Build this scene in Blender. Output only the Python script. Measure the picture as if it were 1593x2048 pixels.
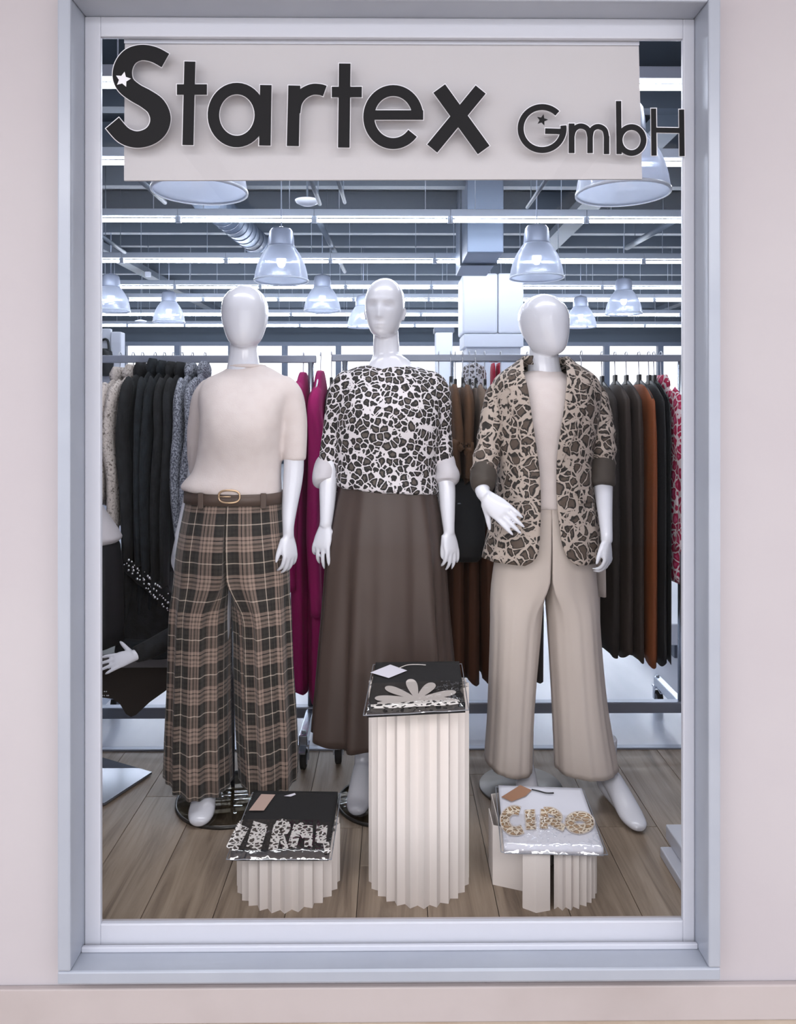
import bpy, bmesh, math, random
from math import sin, cos, pi, radians
from mathutils import Vector, Matrix, noise
random.seed(7)
for o in list(bpy.data.objects): bpy.data.objects.remove(o)
scene = bpy.context.scene
COL = scene.collection

# ------------------------------------------------------------------ camera, world, big lights, exposure
F, YH, CX, CAMH, YAW = 1500.0, 815.0, 796.5, 1.35, -0.008
cam = bpy.data.cameras.new('camera'); camo = bpy.data.objects.new('camera', cam); COL.objects.link(camo)
cam.sensor_fit = 'VERTICAL'; cam.sensor_height = 36.0; cam.lens = F/2048*36.0
cam.shift_y = -(1024-YH)/2048; cam.clip_start = 0.05; cam.clip_end = 100
camo.location = (0, 0, CAMH); camo.rotation_euler = (pi/2, 0, YAW)
scene.camera = camo
world = bpy.data.worlds.new('world'); scene.world = world; world.use_nodes = True
bg = world.node_tree.nodes['Background']; bg.inputs[0].default_value = (0.94, 0.955, 1.0, 1); bg.inputs[1].default_value = 1.58
def area(name, loc, rot, sx, sy, energy, color):
    l = bpy.data.lights.new(name, 'AREA'); l.shape = 'RECTANGLE'; l.size = sx; l.size_y = sy; l.energy = energy; l.color = color
    o = bpy.data.objects.new(name, l); COL.objects.link(o); o.location = loc; o.rotation_euler = rot
    return o
# arcade ceiling luminaires in the passage in front of the shop, over and behind the viewer
for lx in (-2.4, 0.0, 2.4):
    area('passage_ceiling_light', (lx, -1.9, 2.93), (0, 0, 0), 2.2, 1.5, 62, (1, 0.985, 0.99))
# unseen broad fill light, added over the display to brighten the mannequins
area('window_display_light', (0, 2.18, 3.6), (radians(-16), 0, 0), 3.4, 0.7, 34, (0.97, 0.98, 1))
vs = scene.view_settings; vs.view_transform = 'Standard'; vs.look = 'None'; vs.exposure = 0.36; vs.gamma = 1.0; vs.use_curve_mapping = False
cy = scene.cycles; cy.max_bounces = 5; cy.diffuse_bounces = 2; cy.glossy_bounces = 2; cy.transmission_bounces = 3; cy.transparent_max_bounces = 12; cy.adaptive_threshold = .05

# ------------------------------------------------------------------ helpers
def P(px, py, d):
    dx = (px-CX)/F; dz = (YH-py)/F; c, s = cos(YAW), sin(YAW)
    wx = c*dx-s; wy = s*dx+c; t = d/wy
    return Vector((wx*t, d, CAMH+dz*t))
def Pz(px, py, z):
    dx = (px-CX)/F; dz = (YH-py)/F; c, s = cos(YAW), sin(YAW)
    t = (z-CAMH)/dz
    return Vector(((c*dx-s)*t, (s*dx+c)*t, z))
def R(px, d): return px*d/F
def lin(c):
    c = [v/255 for v in c]
    return tuple((v/12.92 if v <= .04045 else ((v+.055)/1.055)**2.4) for v in c)+(1.0,)
MATS = {}
def mat(name, col, rough=.6, metal=0, spec=.5, bump=None, col2=None, nscale=20, stretch=(1,1,1), ramp=(.35,.65), coat=0, sheen=0, trans=0):
    m = bpy.data.materials.new(name); m.use_nodes = True; MATS[name] = m
    nt = m.node_tree; b = nt.nodes['Principled BSDF']; N = nt.nodes.new; L = nt.links.new
    b.inputs['Base Color'].default_value = lin(col); b.inputs['Roughness'].default_value = rough
    b.inputs['Metallic'].default_value = metal; b.inputs['Specular IOR Level'].default_value = spec
    b.inputs['Coat Weight'].default_value = coat; b.inputs['Sheen Weight'].default_value = sheen
    b.inputs['Transmission Weight'].default_value = trans
    tc = N('ShaderNodeTexCoord'); mp = N('ShaderNodeMapping'); mp.inputs['Scale'].default_value = stretch
    L(tc.outputs['Object'], mp.inputs['Vector'])
    if col2 is not None:
        n = N('ShaderNodeTexNoise'); n.inputs['Scale'].default_value = nscale; n.inputs['Detail'].default_value = 5
        L(mp.outputs[0], n.inputs['Vector'])
        r = N('ShaderNodeValToRGB'); r.color_ramp.elements[0].position = ramp[0]; r.color_ramp.elements[1].position = ramp[1]
        r.color_ramp.elements[0].color = lin(col); r.color_ramp.elements[1].color = lin(col2)
        L(n.outputs['Fac'], r.inputs[0]); L(r.outputs[0], b.inputs['Base Color'])
    if bump:
        n = N('ShaderNodeTexNoise'); n.inputs['Scale'].default_value = bump[0]; n.inputs['Detail'].default_value = 3
        L(mp.outputs[0], n.inputs['Vector'])
        bp = N('ShaderNodeBump'); bp.inputs['Strength'].default_value = bump[1]; bp.inputs['Distance'].default_value = bump[2] if len(bump) > 2 else .005
        L(n.outputs['Fac'], bp.inputs['Height']); L(bp.outputs[0], b.inputs['Normal'])
    return m
def emit(name, col, strength):
    m = bpy.data.materials.new(name); m.use_nodes = True; nt = m.node_tree; nt.nodes.clear()
    e = nt.nodes.new('ShaderNodeEmission'); e.inputs[0].default_value = lin(col); e.inputs[1].default_value = strength
    o = nt.nodes.new('ShaderNodeOutputMaterial'); nt.links.new(e.outputs[0], o.inputs[0]); return m
def clear(name, gloss, rough=.02, tint=(255,255,255), bump=None, milky=0, milkcol=(235,240,250)):
    m = bpy.data.materials.new(name); m.use_nodes = True; nt = m.node_tree; nt.nodes.clear(); N = nt.nodes.new; L = nt.links.new
    t = N('ShaderNodeBsdfTransparent'); t.inputs[0].default_value = lin(tint)
    g = N('ShaderNodeBsdfGlossy'); g.inputs['Roughness'].default_value = rough
    mx = N('ShaderNodeMixShader'); mx.inputs[0].default_value = gloss
    L(t.outputs[0], mx.inputs[1]); L(g.outputs[0], mx.inputs[2]); last = mx
    if milky:
        tr = N('ShaderNodeBsdfTranslucent'); tr.inputs[0].default_value = lin(milkcol)
        df = N('ShaderNodeBsdfDiffuse'); df.inputs[0].default_value = lin(milkcol)
        a = N('ShaderNodeMixShader'); a.inputs[0].default_value = .5; L(tr.outputs[0], a.inputs[1]); L(df.outputs[0], a.inputs[2])
        lw = N('ShaderNodeLayerWeight'); lw.inputs[0].default_value = .35
        ma = N('ShaderNodeMath'); ma.operation = 'MULTIPLY_ADD'; ma.inputs[1].default_value = .75; ma.inputs[2].default_value = milky; ma.use_clamp = True
        L(lw.outputs['Facing'], ma.inputs[0])
        mm = N('ShaderNodeMixShader'); L(ma.outputs[0], mm.inputs[0]); L(mx.outputs[0], mm.inputs[1]); L(a.outputs[0], mm.inputs[2]); last = mm
    if bump:
        tc = N('ShaderNodeTexCoord'); n = N('ShaderNodeTexNoise'); n.inputs['Scale'].default_value = bump[0]; L(tc.outputs['Object'], n.inputs['Vector'])
        bp = N('ShaderNodeBump'); bp.inputs['Strength'].default_value = bump[1]; bp.inputs['Distance'].default_value = .01
        L(n.outputs['Fac'], bp.inputs['Height']); L(bp.outputs[0], g.inputs['Normal'])
    o = N('ShaderNodeOutputMaterial'); L(last.outputs[0], o.inputs[0]); return m
def leopard(name, base, ring, inner, scale, t0, t1, t2, distort=.35, rough=.7):
    m = mat(name, base, rough); nt = m.node_tree; N = nt.nodes.new; L = nt.links.new; b = nt.nodes['Principled BSDF']
    tc = N('ShaderNodeTexCoord')
    n = N('ShaderNodeTexNoise'); n.inputs['Scale'].default_value = scale*.8; n.inputs['Detail'].default_value = 2; L(tc.outputs['Object'], n.inputs['Vector'])
    v1 = N('ShaderNodeVectorMath'); v1.operation = 'SUBTRACT'; v1.inputs[1].default_value = (.5, .5, .5); L(n.outputs['Color'], v1.inputs[0])
    v2 = N('ShaderNodeVectorMath'); v2.operation = 'SCALE'; v2.inputs['Scale'].default_value = distort*2.0/scale; L(v1.outputs[0], v2.inputs[0])
    v3 = N('ShaderNodeVectorMath'); v3.operation = 'ADD'; L(tc.outputs['Object'], v3.inputs[0]); L(v2.outputs[0], v3.inputs[1])
    vo = N('ShaderNodeTexVoronoi'); vo.feature = 'DISTANCE_TO_EDGE'; vo.inputs['Scale'].default_value = scale; L(v3.outputs[0], vo.inputs['Vector'])
    n2 = N('ShaderNodeTexNoise'); n2.inputs['Scale'].default_value = scale*1.7; n2.inputs['Detail'].default_value = 1; L(tc.outputs['Object'], n2.inputs['Vector'])
    ma = N('ShaderNodeMath'); ma.operation = 'MULTIPLY_ADD'; ma.inputs[1].default_value = .16; L(n2.outputs['Fac'], ma.inputs[0]); L(vo.outputs['Distance'], ma.inputs[2])
    mb_ = N('ShaderNodeMath'); mb_.operation = 'SUBTRACT'; mb_.inputs[1].default_value = .08; L(ma.outputs[0], mb_.inputs[0])
    r = N('ShaderNodeValToRGB'); cr = r.color_ramp; e = cr.elements
    e[0].position = t0; e[0].color = lin(base); e[1].position = t0+.02; e[1].color = lin(ring)
    x = e.new(t1); x.color = lin(ring); x = e.new(t2); x.color = lin(inner)
    L(mb_.outputs[0], r.inputs[0]); L(r.outputs[0], b.inputs['Base Color']); return m
def plaid(name, period):
    m = mat(name, (80, 70, 65), .8, sheen=.2); nt = m.node_tree; N = nt.nodes.new; L = nt.links.new; b = nt.nodes['Principled BSDF']
    uv = N('ShaderNodeUVMap'); sp = N('ShaderNodeSeparateXYZ'); L(uv.outputs[0], sp.inputs[0])
    D, LT, BK, CR = (46, 41, 37), (160, 138, 126), (20, 17, 16), (216, 200, 184)
    stops = [(0, D), (.10, BK), (.13, D), (.22, CR), (.25, D), (.34, BK), (.40, D), (.47, BK), (.50, D), (.54, LT), (.62, BK), (.65, LT), (.72, (92, 80, 72)), (.78, LT), (.84, (92, 80, 72)), (.87, LT), (.93, BK)]
    def stripe(sock, ph):
        a = N('ShaderNodeMath'); a.operation = 'MULTIPLY_ADD'; a.inputs[1].default_value = 1/period; a.inputs[2].default_value = ph; L(sock, a.inputs[0])
        f = N('ShaderNodeMath'); f.operation = 'FRACT'; L(a.outputs[0], f.inputs[0])
        r = N('ShaderNodeValToRGB'); r.color_ramp.interpolation = 'CONSTANT'; e = r.color_ramp.elements
        e[0].position = 0; e[0].color = lin(stops[0][1]); e[1].position = stops[1][0]; e[1].color = lin(stops[1][1])
        for p, c in stops[2:]: x = e.new(p); x.color = lin(c)
        L(f.outputs[0], r.inputs[0]); return r.outputs[0]
    mx = N('ShaderNodeMixRGB'); mx.inputs[0].default_value = .5
    L(stripe(sp.outputs[0], .2), mx.inputs[1]); L(stripe(sp.outputs[1], .05), mx.inputs[2]); L(mx.outputs[0], b.inputs['Base Color']); return m

def rosettes(name, base, ring, inner, scale, mode, rough=.75, flat=False):
    m = mat(name, base, rough); nt = m.node_tree; N = nt.nodes.new; L = nt.links.new; b = nt.nodes['Principled BSDF']
    def math_(op, x, y=None, clamp=False):
        n = N('ShaderNodeMath'); n.operation = op; n.use_clamp = clamp
        for k, v in enumerate((x, y)):
            if v is None: continue
            if isinstance(v, (int, float)): n.inputs[k].default_value = v
            else: L(v, n.inputs[k])
        return n.outputs[0]
    tc = N('ShaderNodeTexCoord'); sp = N('ShaderNodeSeparateXYZ'); L(tc.outputs['Object'], sp.inputs[0])
    cb = N('ShaderNodeVectorMath'); cb.operation = 'ADD'; L(tc.outputs['Object'], cb.inputs[0])
    n = N('ShaderNodeTexNoise'); n.inputs['Scale'].default_value = scale*1.1; n.inputs['Detail'].default_value = 2; L(cb.outputs[0], n.inputs['Vector'])
    v1 = N('ShaderNodeVectorMath'); v1.operation = 'SUBTRACT'; v1.inputs[1].default_value = (.5, .5, .5); L(n.outputs['Color'], v1.inputs[0])
    v2 = N('ShaderNodeVectorMath'); v2.operation = 'SCALE'; v2.inputs['Scale'].default_value = .75/scale; L(v1.outputs[0], v2.inputs[0])
    v3 = N('ShaderNodeVectorMath'); v3.operation = 'ADD'; L(cb.outputs[0], v3.inputs[0]); L(v2.outputs[0], v3.inputs[1])
    n2 = N('ShaderNodeTexNoise'); n2.inputs['Scale'].default_value = scale*2.2; n2.inputs['Detail'].default_value = 1; L(cb.outputs[0], n2.inputs['Vector'])
    jit = math_('SUBTRACT', n2.outputs['Fac'], .5)
    def vor(feat, s):
        vo = N('ShaderNodeTexVoronoi'); vo.feature = feat; vo.inputs['Scale'].default_value = s; L(v3.outputs[0], vo.inputs['Vector']); return vo
    if mode == 'spot':
        vo = vor('F1', scale); r = math_('MULTIPLY', vo.outputs['Color'], .2)
        val = math_('ADD', math_('SUBTRACT', math_('ADD', r, .66), vo.outputs['Distance']), math_('MULTIPLY', jit, .42))   # >0 inside spot
        val = math_('MINIMUM', val, math_('MULTIPLY', vor('DISTANCE_TO_EDGE', scale).outputs['Distance'], 1.3))
        stops = (.07, .095, .30, .40)
    else:
        e1 = vor('DISTANCE_TO_EDGE', scale).outputs['Distance']; e2 = vor('DISTANCE_TO_EDGE', scale*.63).outputs['Distance']
        val = math_('ADD', math_('MINIMUM', e1, math_('MULTIPLY', e2, .9)), math_('MULTIPLY', jit, .12)); stops = (.045, .065, .115, .16)
    rp = N('ShaderNodeValToRGB'); e = rp.color_ramp.elements
    e[0].position = stops[0]; e[0].color = lin(base); e[1].position = stops[1]; e[1].color = lin(ring)
    x = e.new(stops[2]); x.color = lin(ring); x = e.new(stops[3]); x.color = lin(inner)
    L(val, rp.inputs[0]); L(rp.outputs[0], b.inputs['Base Color']); return m

# ------------------------------------------------------------------ scene-graph helpers
ORG = {}
def setp(o, label=None, cat=None, group=None, kind=None):
    if label: o['label'] = label
    if cat: o['category'] = cat
    if group: o['group'] = group
    if kind: o['kind'] = kind
    return o
def thing(name, label, cat, loc, group=None, kind=None):
    o = bpy.data.objects.new(name, None); COL.objects.link(o); o.location = loc; o.empty_display_size = .05
    ORG[o.name] = Vector(loc); return setp(o, label, cat, group, kind)
def mk(name, geo, m, parent=None, smooth=True, label=None, cat=None, group=None, kind=None, mats=None, fm=None, auto=None):
    vs_, fs = geo[0], geo[1]
    if parent is not None: org = ORG[parent.name]
    else:
        xs = [v[0] for v in vs_]; ys = [v[1] for v in vs_]; zs = [v[2] for v in vs_]
        org = Vector(((min(xs)+max(xs))/2, (min(ys)+max(ys))/2, min(zs)))
    me = bpy.data.meshes.new(name); me.from_pydata([(v[0]-org[0], v[1]-org[1], v[2]-org[2]) for v in vs_], [], fs)
    if len(geo) > 2 and geo[2]:
        ul = me.uv_layers.new(name='UVMap')
        for lp in me.loops: ul.data[lp.index].uv = geo[2][lp.vertex_index]
    for mm in (mats or [m]): me.materials.append(mm)
    if fm:
        for p, i in zip(me.polygons, fm): p.material_index = i
    bm = bmesh.new(); bm.from_mesh(me); bmesh.ops.recalc_face_normals(bm, faces=bm.faces)
    if auto:
        for e in bm.edges:
            if len(e.link_faces) == 2 and e.calc_face_angle(0) > auto: e.smooth = False
    bm.to_mesh(me); bm.free()
    for p in me.polygons: p.use_smooth = smooth
    o = bpy.data.objects.new(name, me); COL.objects.link(o)
    if parent is not None: o.parent = parent; ORG[o.name] = org
    else: o.location = org; ORG[o.name] = org
    return setp(o, label, cat, group, kind)
def copy_tree(o, parent=None):
    c = o.copy(); COL.objects.link(c)
    if parent is not None: c.parent = parent
    for ch in o.children: copy_tree(ch, c)
    return c
def join(*gs):
    V, Fc, U = [], [], []
    for g in gs:
        b = len(V); V += list(g[0]); Fc += [tuple(i+b for i in f) for f in g[1]]
        if len(g) > 2 and g[2]: U += g[2]
    return (V, Fc, U if len(U) == len(V) else None)
def box(x0, x1, y0, y1, z0, z1):
    V = [(x, y, z) for x in (x0, x1) for y in (y0, y1) for z in (z0, z1)]
    return (V, [(0,1,3,2), (4,6,7,5), (0,4,5,1), (2,3,7,6), (0,2,6,4), (1,5,7,3)])
def bevbox(x0, x1, y0, y1, z0, z1, r=.004):
    bm = bmesh.new(); g = box(x0, x1, y0, y1, z0, z1); vs_ = [bm.verts.new(v) for v in g[0]]
    for f in g[1]: bm.faces.new([vs_[i] for i in f])
    bmesh.ops.recalc_face_normals(bm, faces=bm.faces)
    bmesh.ops.bevel(bm, geom=list(bm.edges), offset=r, segments=2, affect='EDGES', profile=.5)
    bm.verts.ensure_lookup_table(); bm.verts.index_update()
    out = ([tuple(v.co) for v in bm.verts], [tuple(v.index for v in f.verts) for f in bm.faces]); bm.free(); return out
def obox(c, ax, ay, az):      # oriented box from centre and half-axis vectors
    V = [c+ax*i+ay*j+az*k for i in (-1, 1) for j in (-1, 1) for k in (-1, 1)]
    return (V, [(0,1,3,2), (4,6,7,5), (0,4,5,1), (2,3,7,6), (0,2,6,4), (1,5,7,3)])
def loft(rings, cap0=True, cap1=True, closed=True, uv=None):
    n = len(rings[0]); V = [p for r in rings for p in r]; Fc = []
    for i in range(len(rings)-1):
        for j in range(n if closed else n-1):
            k = (j+1) % n; Fc.append((i*n+j, i*n+k, (i+1)*n+k, (i+1)*n+j))
    if closed and cap0: Fc.append(tuple(range(n)))
    if closed and cap1: Fc.append(tuple((len(rings)-1)*n+j for j in range(n))[::-1])
    return (V, Fc, uv)
def crv(pts, m=6):
    pts = [Vector(p) for p in pts]; out = []
    for i in range(len(pts)-1):
        p0 = pts[max(i-1, 0)]; p1 = pts[i]; p2 = pts[i+1]; p3 = pts[min(i+2, len(pts)-1)]
        for k in range(m):
            t = k/m
            out.append(.5*((2*p1)+(p2-p0)*t+(2*p0-5*p1+4*p2-p3)*t*t+(3*p1-p0-3*p2+p3)*t**3))
    out.append(pts[-1]); return out
def tube(pts, rad, n=12, up=(0, -1, 0), cap=True, smooth=1, mod=None):
    """rad: number, list of numbers or list of (a, b); a lies along up x tangent, b along up"""
    pts = [Vector(p) for p in pts]
    if not isinstance(rad, (list, tuple)): rad = [rad]*len(pts)
    rad = [(r, r) if not isinstance(r, (list, tuple)) else r for r in rad]
    if smooth > 1:
        q = crv([Vector((p[0], p[1], p[2])) for p in pts], smooth); rr = crv([Vector((r[0], r[1], 0)) for r in rad], smooth)
        pts = q; rad = [(r[0], r[1]) for r in rr]
    up = Vector(up).normalized(); rings = []
    for i, p in enumerate(pts):
        t = (pts[min(i+1, len(pts)-1)]-pts[max(i-1, 0)]).normalized()
        a = up.cross(t)
        if a.length < 1e-4: a = Vector((1, 0, 0)).cross(t)
        a.normalize(); b = t.cross(a); b.normalize(); ra, rb = rad[i]; ring = []
        for j in range(n):
            th = 2*pi*j/n; f = mod(i/(len(pts)-1), th) if mod else 1
            ring.append(p+a*(cos(th)*ra*f)+b*(sin(th)*rb*f))
        rings.append(ring)
    return loft(rings, cap, cap)
def ball(c, rx, ry, rz, n=12, m=8):
    rings = []
    for i in range(1, m):
        ph = pi*i/m; rings.append([Vector((c[0]+rx*sin(ph)*cos(2*pi*j/n), c[1]+ry*sin(ph)*sin(2*pi*j/n), c[2]+rz*cos(ph))) for j in range(n)])
    return loft(rings)
def lathe(prof, c, n=32, cap0=False, cap1=False):
    return loft([[Vector((c[0]+r*cos(2*pi*j/n), c[1]+r*sin(2*pi*j/n), c[2]+z)) for j in range(n)] for r, z in prof], cap0, cap1)
def ring_px(yl, yr, xl, xr, d, hd, n=48, e=2.2, dshift=0, fold=None):
    a, b = P(xl, yl, d), P(xr, yr, d); c = (a+b)/2; h = (b-a)/2; c.y += dshift; out = []
    for j in range(n):
        th = 2*pi*j/n; cx, sx = cos(th), sin(th)
        f = fold(th) if fold else 1
        out.append(c+h*(math.copysign(abs(cx)**(2/e), cx)*f)+Vector((0, -hd*math.copysign(abs(sx)**(2/e), sx)*f, 0)))
    return out
def interp(tab, t):
    for i in range(len(tab)-1):
        if tab[i][0] <= t <= tab[i+1][0]:
            u = (t-tab[i][0])/(tab[i+1][0]-tab[i][0]+1e-12)
            return [p+(q-p)*u for p, q in zip(tab[i][1:], tab[i+1][1:])]
    return list(tab[0][1:] if t < tab[0][0] else tab[-1][1:])
def sinterp(tab, t):          # smooth (Catmull-Rom) version
    xs = [r[0] for r in tab]
    if t <= xs[0]: return list(tab[0][1:])
    if t >= xs[-1]: return list(tab[-1][1:])
    i = max(k for k in range(len(xs)) if xs[k] <= t); i = min(i, len(xs)-2); u = (t-xs[i])/(xs[i+1]-xs[i])
    out = []
    for c in range(1, len(tab[0])):
        p1, p2 = tab[i][c], tab[i+1][c]
        m1 = (p2-tab[i-1][c])/(xs[i+1]-xs[i-1])*(xs[i+1]-xs[i]) if i > 0 else p2-p1
        m2 = (tab[i+2][c]-p1)/(xs[i+2]-xs[i])*(xs[i+1]-xs[i]) if i+2 < len(xs) else p2-p1
        out.append((2*u**3-3*u*u+1)*p1+(u**3-2*u*u+u)*m1+(-2*u**3+3*u*u)*p2+(u**3-u*u)*m2)
    return out
def remesh(geo, voxel, smooth_it=4, disp=None):
    me = bpy.data.meshes.new('tmp'); me.from_pydata([tuple(v) for v in geo[0]], [], geo[1])
    bm = bmesh.new(); bm.from_mesh(me); bmesh.ops.recalc_face_normals(bm, faces=bm.faces); bm.to_mesh(me); bm.free()
    o = bpy.data.objects.new('tmp', me); COL.objects.link(o)
    r = o.modifiers.new('r', 'REMESH'); r.mode = 'VOXEL'; r.voxel_size = voxel; r.adaptivity = 0
    if smooth_it:
        s = o.modifiers.new('s', 'SMOOTH'); s.factor = .5; s.iterations = smooth_it
    dg = bpy.context.evaluated_depsgraph_get(); e = o.evaluated_get(dg); m2 = e.to_mesh()
    V = [v.co.copy() for v in m2.vertices]; N_ = [v.normal.copy() for v in m2.vertices]; Fc = [tuple(p.vertices) for p in m2.polygons]
    e.to_mesh_clear(); bpy.data.objects.remove(o); bpy.data.meshes.remove(me)
    if disp: V = [v+n*disp(v) for v, n in zip(V, N_)]
    return (V, Fc)
def thicken(geo, t):          # give an open sheet thickness (vertex-normal offset)
    bm = bmesh.new(); vs_ = [bm.verts.new(tuple(v)) for v in geo[0]]
    for f in geo[1]:
        try: bm.faces.new([vs_[i] for i in f])
        except ValueError: pass
    bm.normal_update(); bmesh.ops.solidify(bm, geom=list(bm.faces), thickness=t)
    bm.verts.index_update(); out = ([v.co.copy() for v in bm.verts], [tuple(v.index for v in f.verts) for f in bm.faces]); bm.free(); return out
def ribbon(pts, hw, closed=False, m=1):
    """flat 2-D stroke as quads: returns 2-D verts and faces"""
    if not isinstance(hw, (list, tuple)): hw = [hw]*len(pts)
    if m > 1:
        q = crv([Vector((p[0], p[1], w)) for p, w in zip(pts, hw)], m); pts = [(p.x, p.y) for p in q]; hw = [p.z for p in q]
    n = len(pts); V = []
    for i in range(n):
        a = pts[(i-1) % n] if closed else pts[max(i-1, 0)]; b = pts[(i+1) % n] if closed else pts[min(i+1, n-1)]
        tx, ty = b[0]-a[0], b[1]-a[1]; l = math.hypot(tx, ty) or 1; nx, ny = -ty/l, tx/l
        V += [(pts[i][0]+nx*hw[i], pts[i][1]+ny*hw[i]), (pts[i][0]-nx*hw[i], pts[i][1]-ny*hw[i])]
    Fc = [(2*i, 2*i+1, 2*((i+1) % n)+1, 2*((i+1) % n)) for i in range(n if closed else n-1)]
    return V, Fc
def arc(cx, cy, rx, ry, a0, a1, n=28): return [(cx+rx*cos(radians(a0+(a1-a0)*i/n)), cy+ry*sin(radians(a0+(a1-a0)*i/n))) for i in range(n+1)]
def poly_fan(pts): return [tuple(p) for p in pts], [tuple(range(len(pts)))]
def star(cx, cy, r, rot=0, k=.42):
    return [(cx+(r if i % 2 == 0 else r*k)*sin(radians(rot)+pi*i/5), cy-(r if i % 2 == 0 else r*k)*cos(radians(rot)+pi*i/5)) for i in range(10)]
def extrude2d(shapes, fn0, fn1):
    """shapes: list of (V2, F); fn0/fn1 map a 2-D point to the front/back 3-D point"""
    V, Fc = [], []
    for v2, f2 in shapes:
        b = len(V); n = len(v2); V += [fn0(*p) for p in v2]+[fn1(*p) for p in v2]; cnt = {}
        for f in f2:
            Fc.append(tuple(b+i for i in f)); Fc.append(tuple(b+n+i for i in f[::-1]))
            for i in range(len(f)):
                e = (f[i], f[(i+1) % len(f)]); cnt[tuple(sorted(e))] = None if tuple(sorted(e)) in cnt else e
        for e in cnt.values():
            if e: Fc.append((b+e[0], b+n+e[0], b+n+e[1], b+e[1]))
    return (V, Fc)

# ------------------------------------------------------------------ materials
M_wall = mat('wall_paint', (178, 172, 178), .75, bump=(60, .05, .002), col2=(182, 177, 182), nscale=2)
M_skirt = mat('skirting_paint', (178, 169, 170), .6, col2=(166, 156, 156), nscale=3, ramp=(.45, .8))
M_alu = mat('painted_aluminium', (158, 164, 178), .3, .1, .5, col2=(164, 170, 183), nscale=6)
M_white_frame = mat('white_frame_paint', (188, 191, 203), .3, 0, .5)
M_glass = clear('shop_glass', .002, .0)
M_passage_floor = mat('passage_floor_vinyl', (202, 188, 172), .5, col2=(190, 172, 154), nscale=8)
M_ceil = mat('dark_ceiling_paint', (52, 62, 72), .8, col2=(42, 50, 59), nscale=1.5)
M_beam = mat('grey_beam_paint', (84, 94, 107), .6)
M_tile = mat('pale_marble_floor', (205, 210, 222), .18, 0, .5, col2=(176, 184, 200), nscale=2.2, stretch=(1, .25, 1), ramp=(.5, .75))
M_house = mat('white_luminaire_metal', (190, 198, 212), .4)
M_tube = emit('fluorescent_tube_glow', (236, 243, 255), 38)
M_pillar = mat('white_panel', (222, 226, 238), .5)
M_mullion = mat('dark_window_metal', (86, 96, 114), .5)
M_chrome = mat('chrome_steel', (178, 186, 200), .22, .85)
M_steel = mat('brushed_steel', (150, 156, 170), .4, .6)
M_black = mat('black_plastic', (24, 26, 30), .4)
M_rubber = mat('black_rubber', (22, 22, 24), .7)
M_letter = mat('charcoal_letter_face', (17, 17, 21), .65, spec=.25)
M_letter_edge = mat('pale_acrylic_edge', (222, 222, 230), .3)
M_sign = mat('cream_sign_board', (180, 178, 183), .7)
M_duct = mat('galvanised_duct', (110, 122, 142), .45, .3)
M_shade = clear('prismatic_acrylic', .18, .12, (245, 248, 255), bump=(40, .3), milky=.38)
M_lampcap = mat('lamp_cap_metal', (160, 168, 188), .4, .2)
M_bulb = emit('bulb_glow', (245, 248, 255), 7)

# wood planks: grain along Y
def plank_mat(name, c1, c2, c3):
    m = mat(name, c1, .42, 0, .45); nt = m.node_tree; N = nt.nodes.new; L = nt.links.new; b = nt.nodes['Principled BSDF']
    tc = N('ShaderNodeTexCoord'); mp = N('ShaderNodeMapping'); mp.inputs['Scale'].default_value = (13, .9, 1); L(tc.outputs['Object'], mp.inputs[0])
    oi = N('ShaderNodeObjectInfo'); va = N('ShaderNodeVectorMath'); va.operation = 'ADD'
    cx = N('ShaderNodeCombineXYZ'); mu = N('ShaderNodeMath'); mu.operation = 'MULTIPLY'; mu.inputs[1].default_value = 40; L(oi.outputs['Random'], mu.inputs[0]); L(mu.outputs[0], cx.inputs[0]); L(mu.outputs[0], cx.inputs[1])
    L(mp.outputs[0], va.inputs[0]); L(cx.outputs[0], va.inputs[1])
    n = N('ShaderNodeTexNoise'); n.inputs['Scale'].default_value = 1.6; n.inputs['Detail'].default_value = 8; n.inputs['Distortion'].default_value = 1.2; n.inputs['Roughness'].default_value = .62; L(va.outputs[0], n.inputs['Vector'])
    r = N('ShaderNodeValToRGB'); e = r.color_ramp.elements; e[0].position = .3; e[0].color = lin(c2); e[1].position = .52; e[1].color = lin(c1); x = e.new(.72); x.color = lin(c3)
    L(n.outputs['Fac'], r.inputs[0]); L(r.outputs[0], b.inputs['Base Color']); return m
M_plank = plank_mat('oak_vinyl_plank', (148, 132, 116), (108, 93, 80), (166, 150, 133))

# ------------------------------------------------------------------ shop front: wall, casing, frame, pane
DL, DF = 1.60, 1.672
xOL, xIL, xIR, xOR = P(114, 900, DL).x, P(141, 900, DL).x, P(1418, 900, DL).x, P(1443, 900, DL).x
zOB, zIB, zIT, zOT = P(797, 1966, DL).z, P(797, 1940, DL).z, P(797, 0, DL).z, P(797, -28, DL).z
gL, gR, gT, gB = P(201, 900, DF).x, P(1367, 900, DF).x, P(797, 75, DF).z, P(797, 1845, DF).z
WY0, WY1 = 1.66, 1.80
mk('wall_left', box(-9, xOL+.004, WY0, WY1, 0, 4.05), M_wall, smooth=False, label='pinkish white plaster wall left of the shop window', kind='structure')
mk('wall_right', box(xOR-.004, 9, WY0, WY1, 0, 4.05), M_wall, smooth=False, label='pinkish white plaster wall right of the shop window', kind='structure')
mk('wall_above', box(xOL+.004, xOR-.004, WY0, WY1, zOT-.004, 4.05), M_wall, smooth=False, label='white plaster wall above the shop window', kind='structure')
mk('wall_below', box(xOL+.004, xOR-.004, WY0, WY1, 0, zOB+.004), M_wall, smooth=False, label='white plaster wall strip below the shop window', kind='structure')
mk('baseboard_front', bevbox(-4.5, 4.5, 1.645, WY0-.0005, 0, P(797, 1975, 1.645).z, .003), M_skirt, smooth=False, label='scuffed cream skirting board under the shop window', kind='structure')
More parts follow.
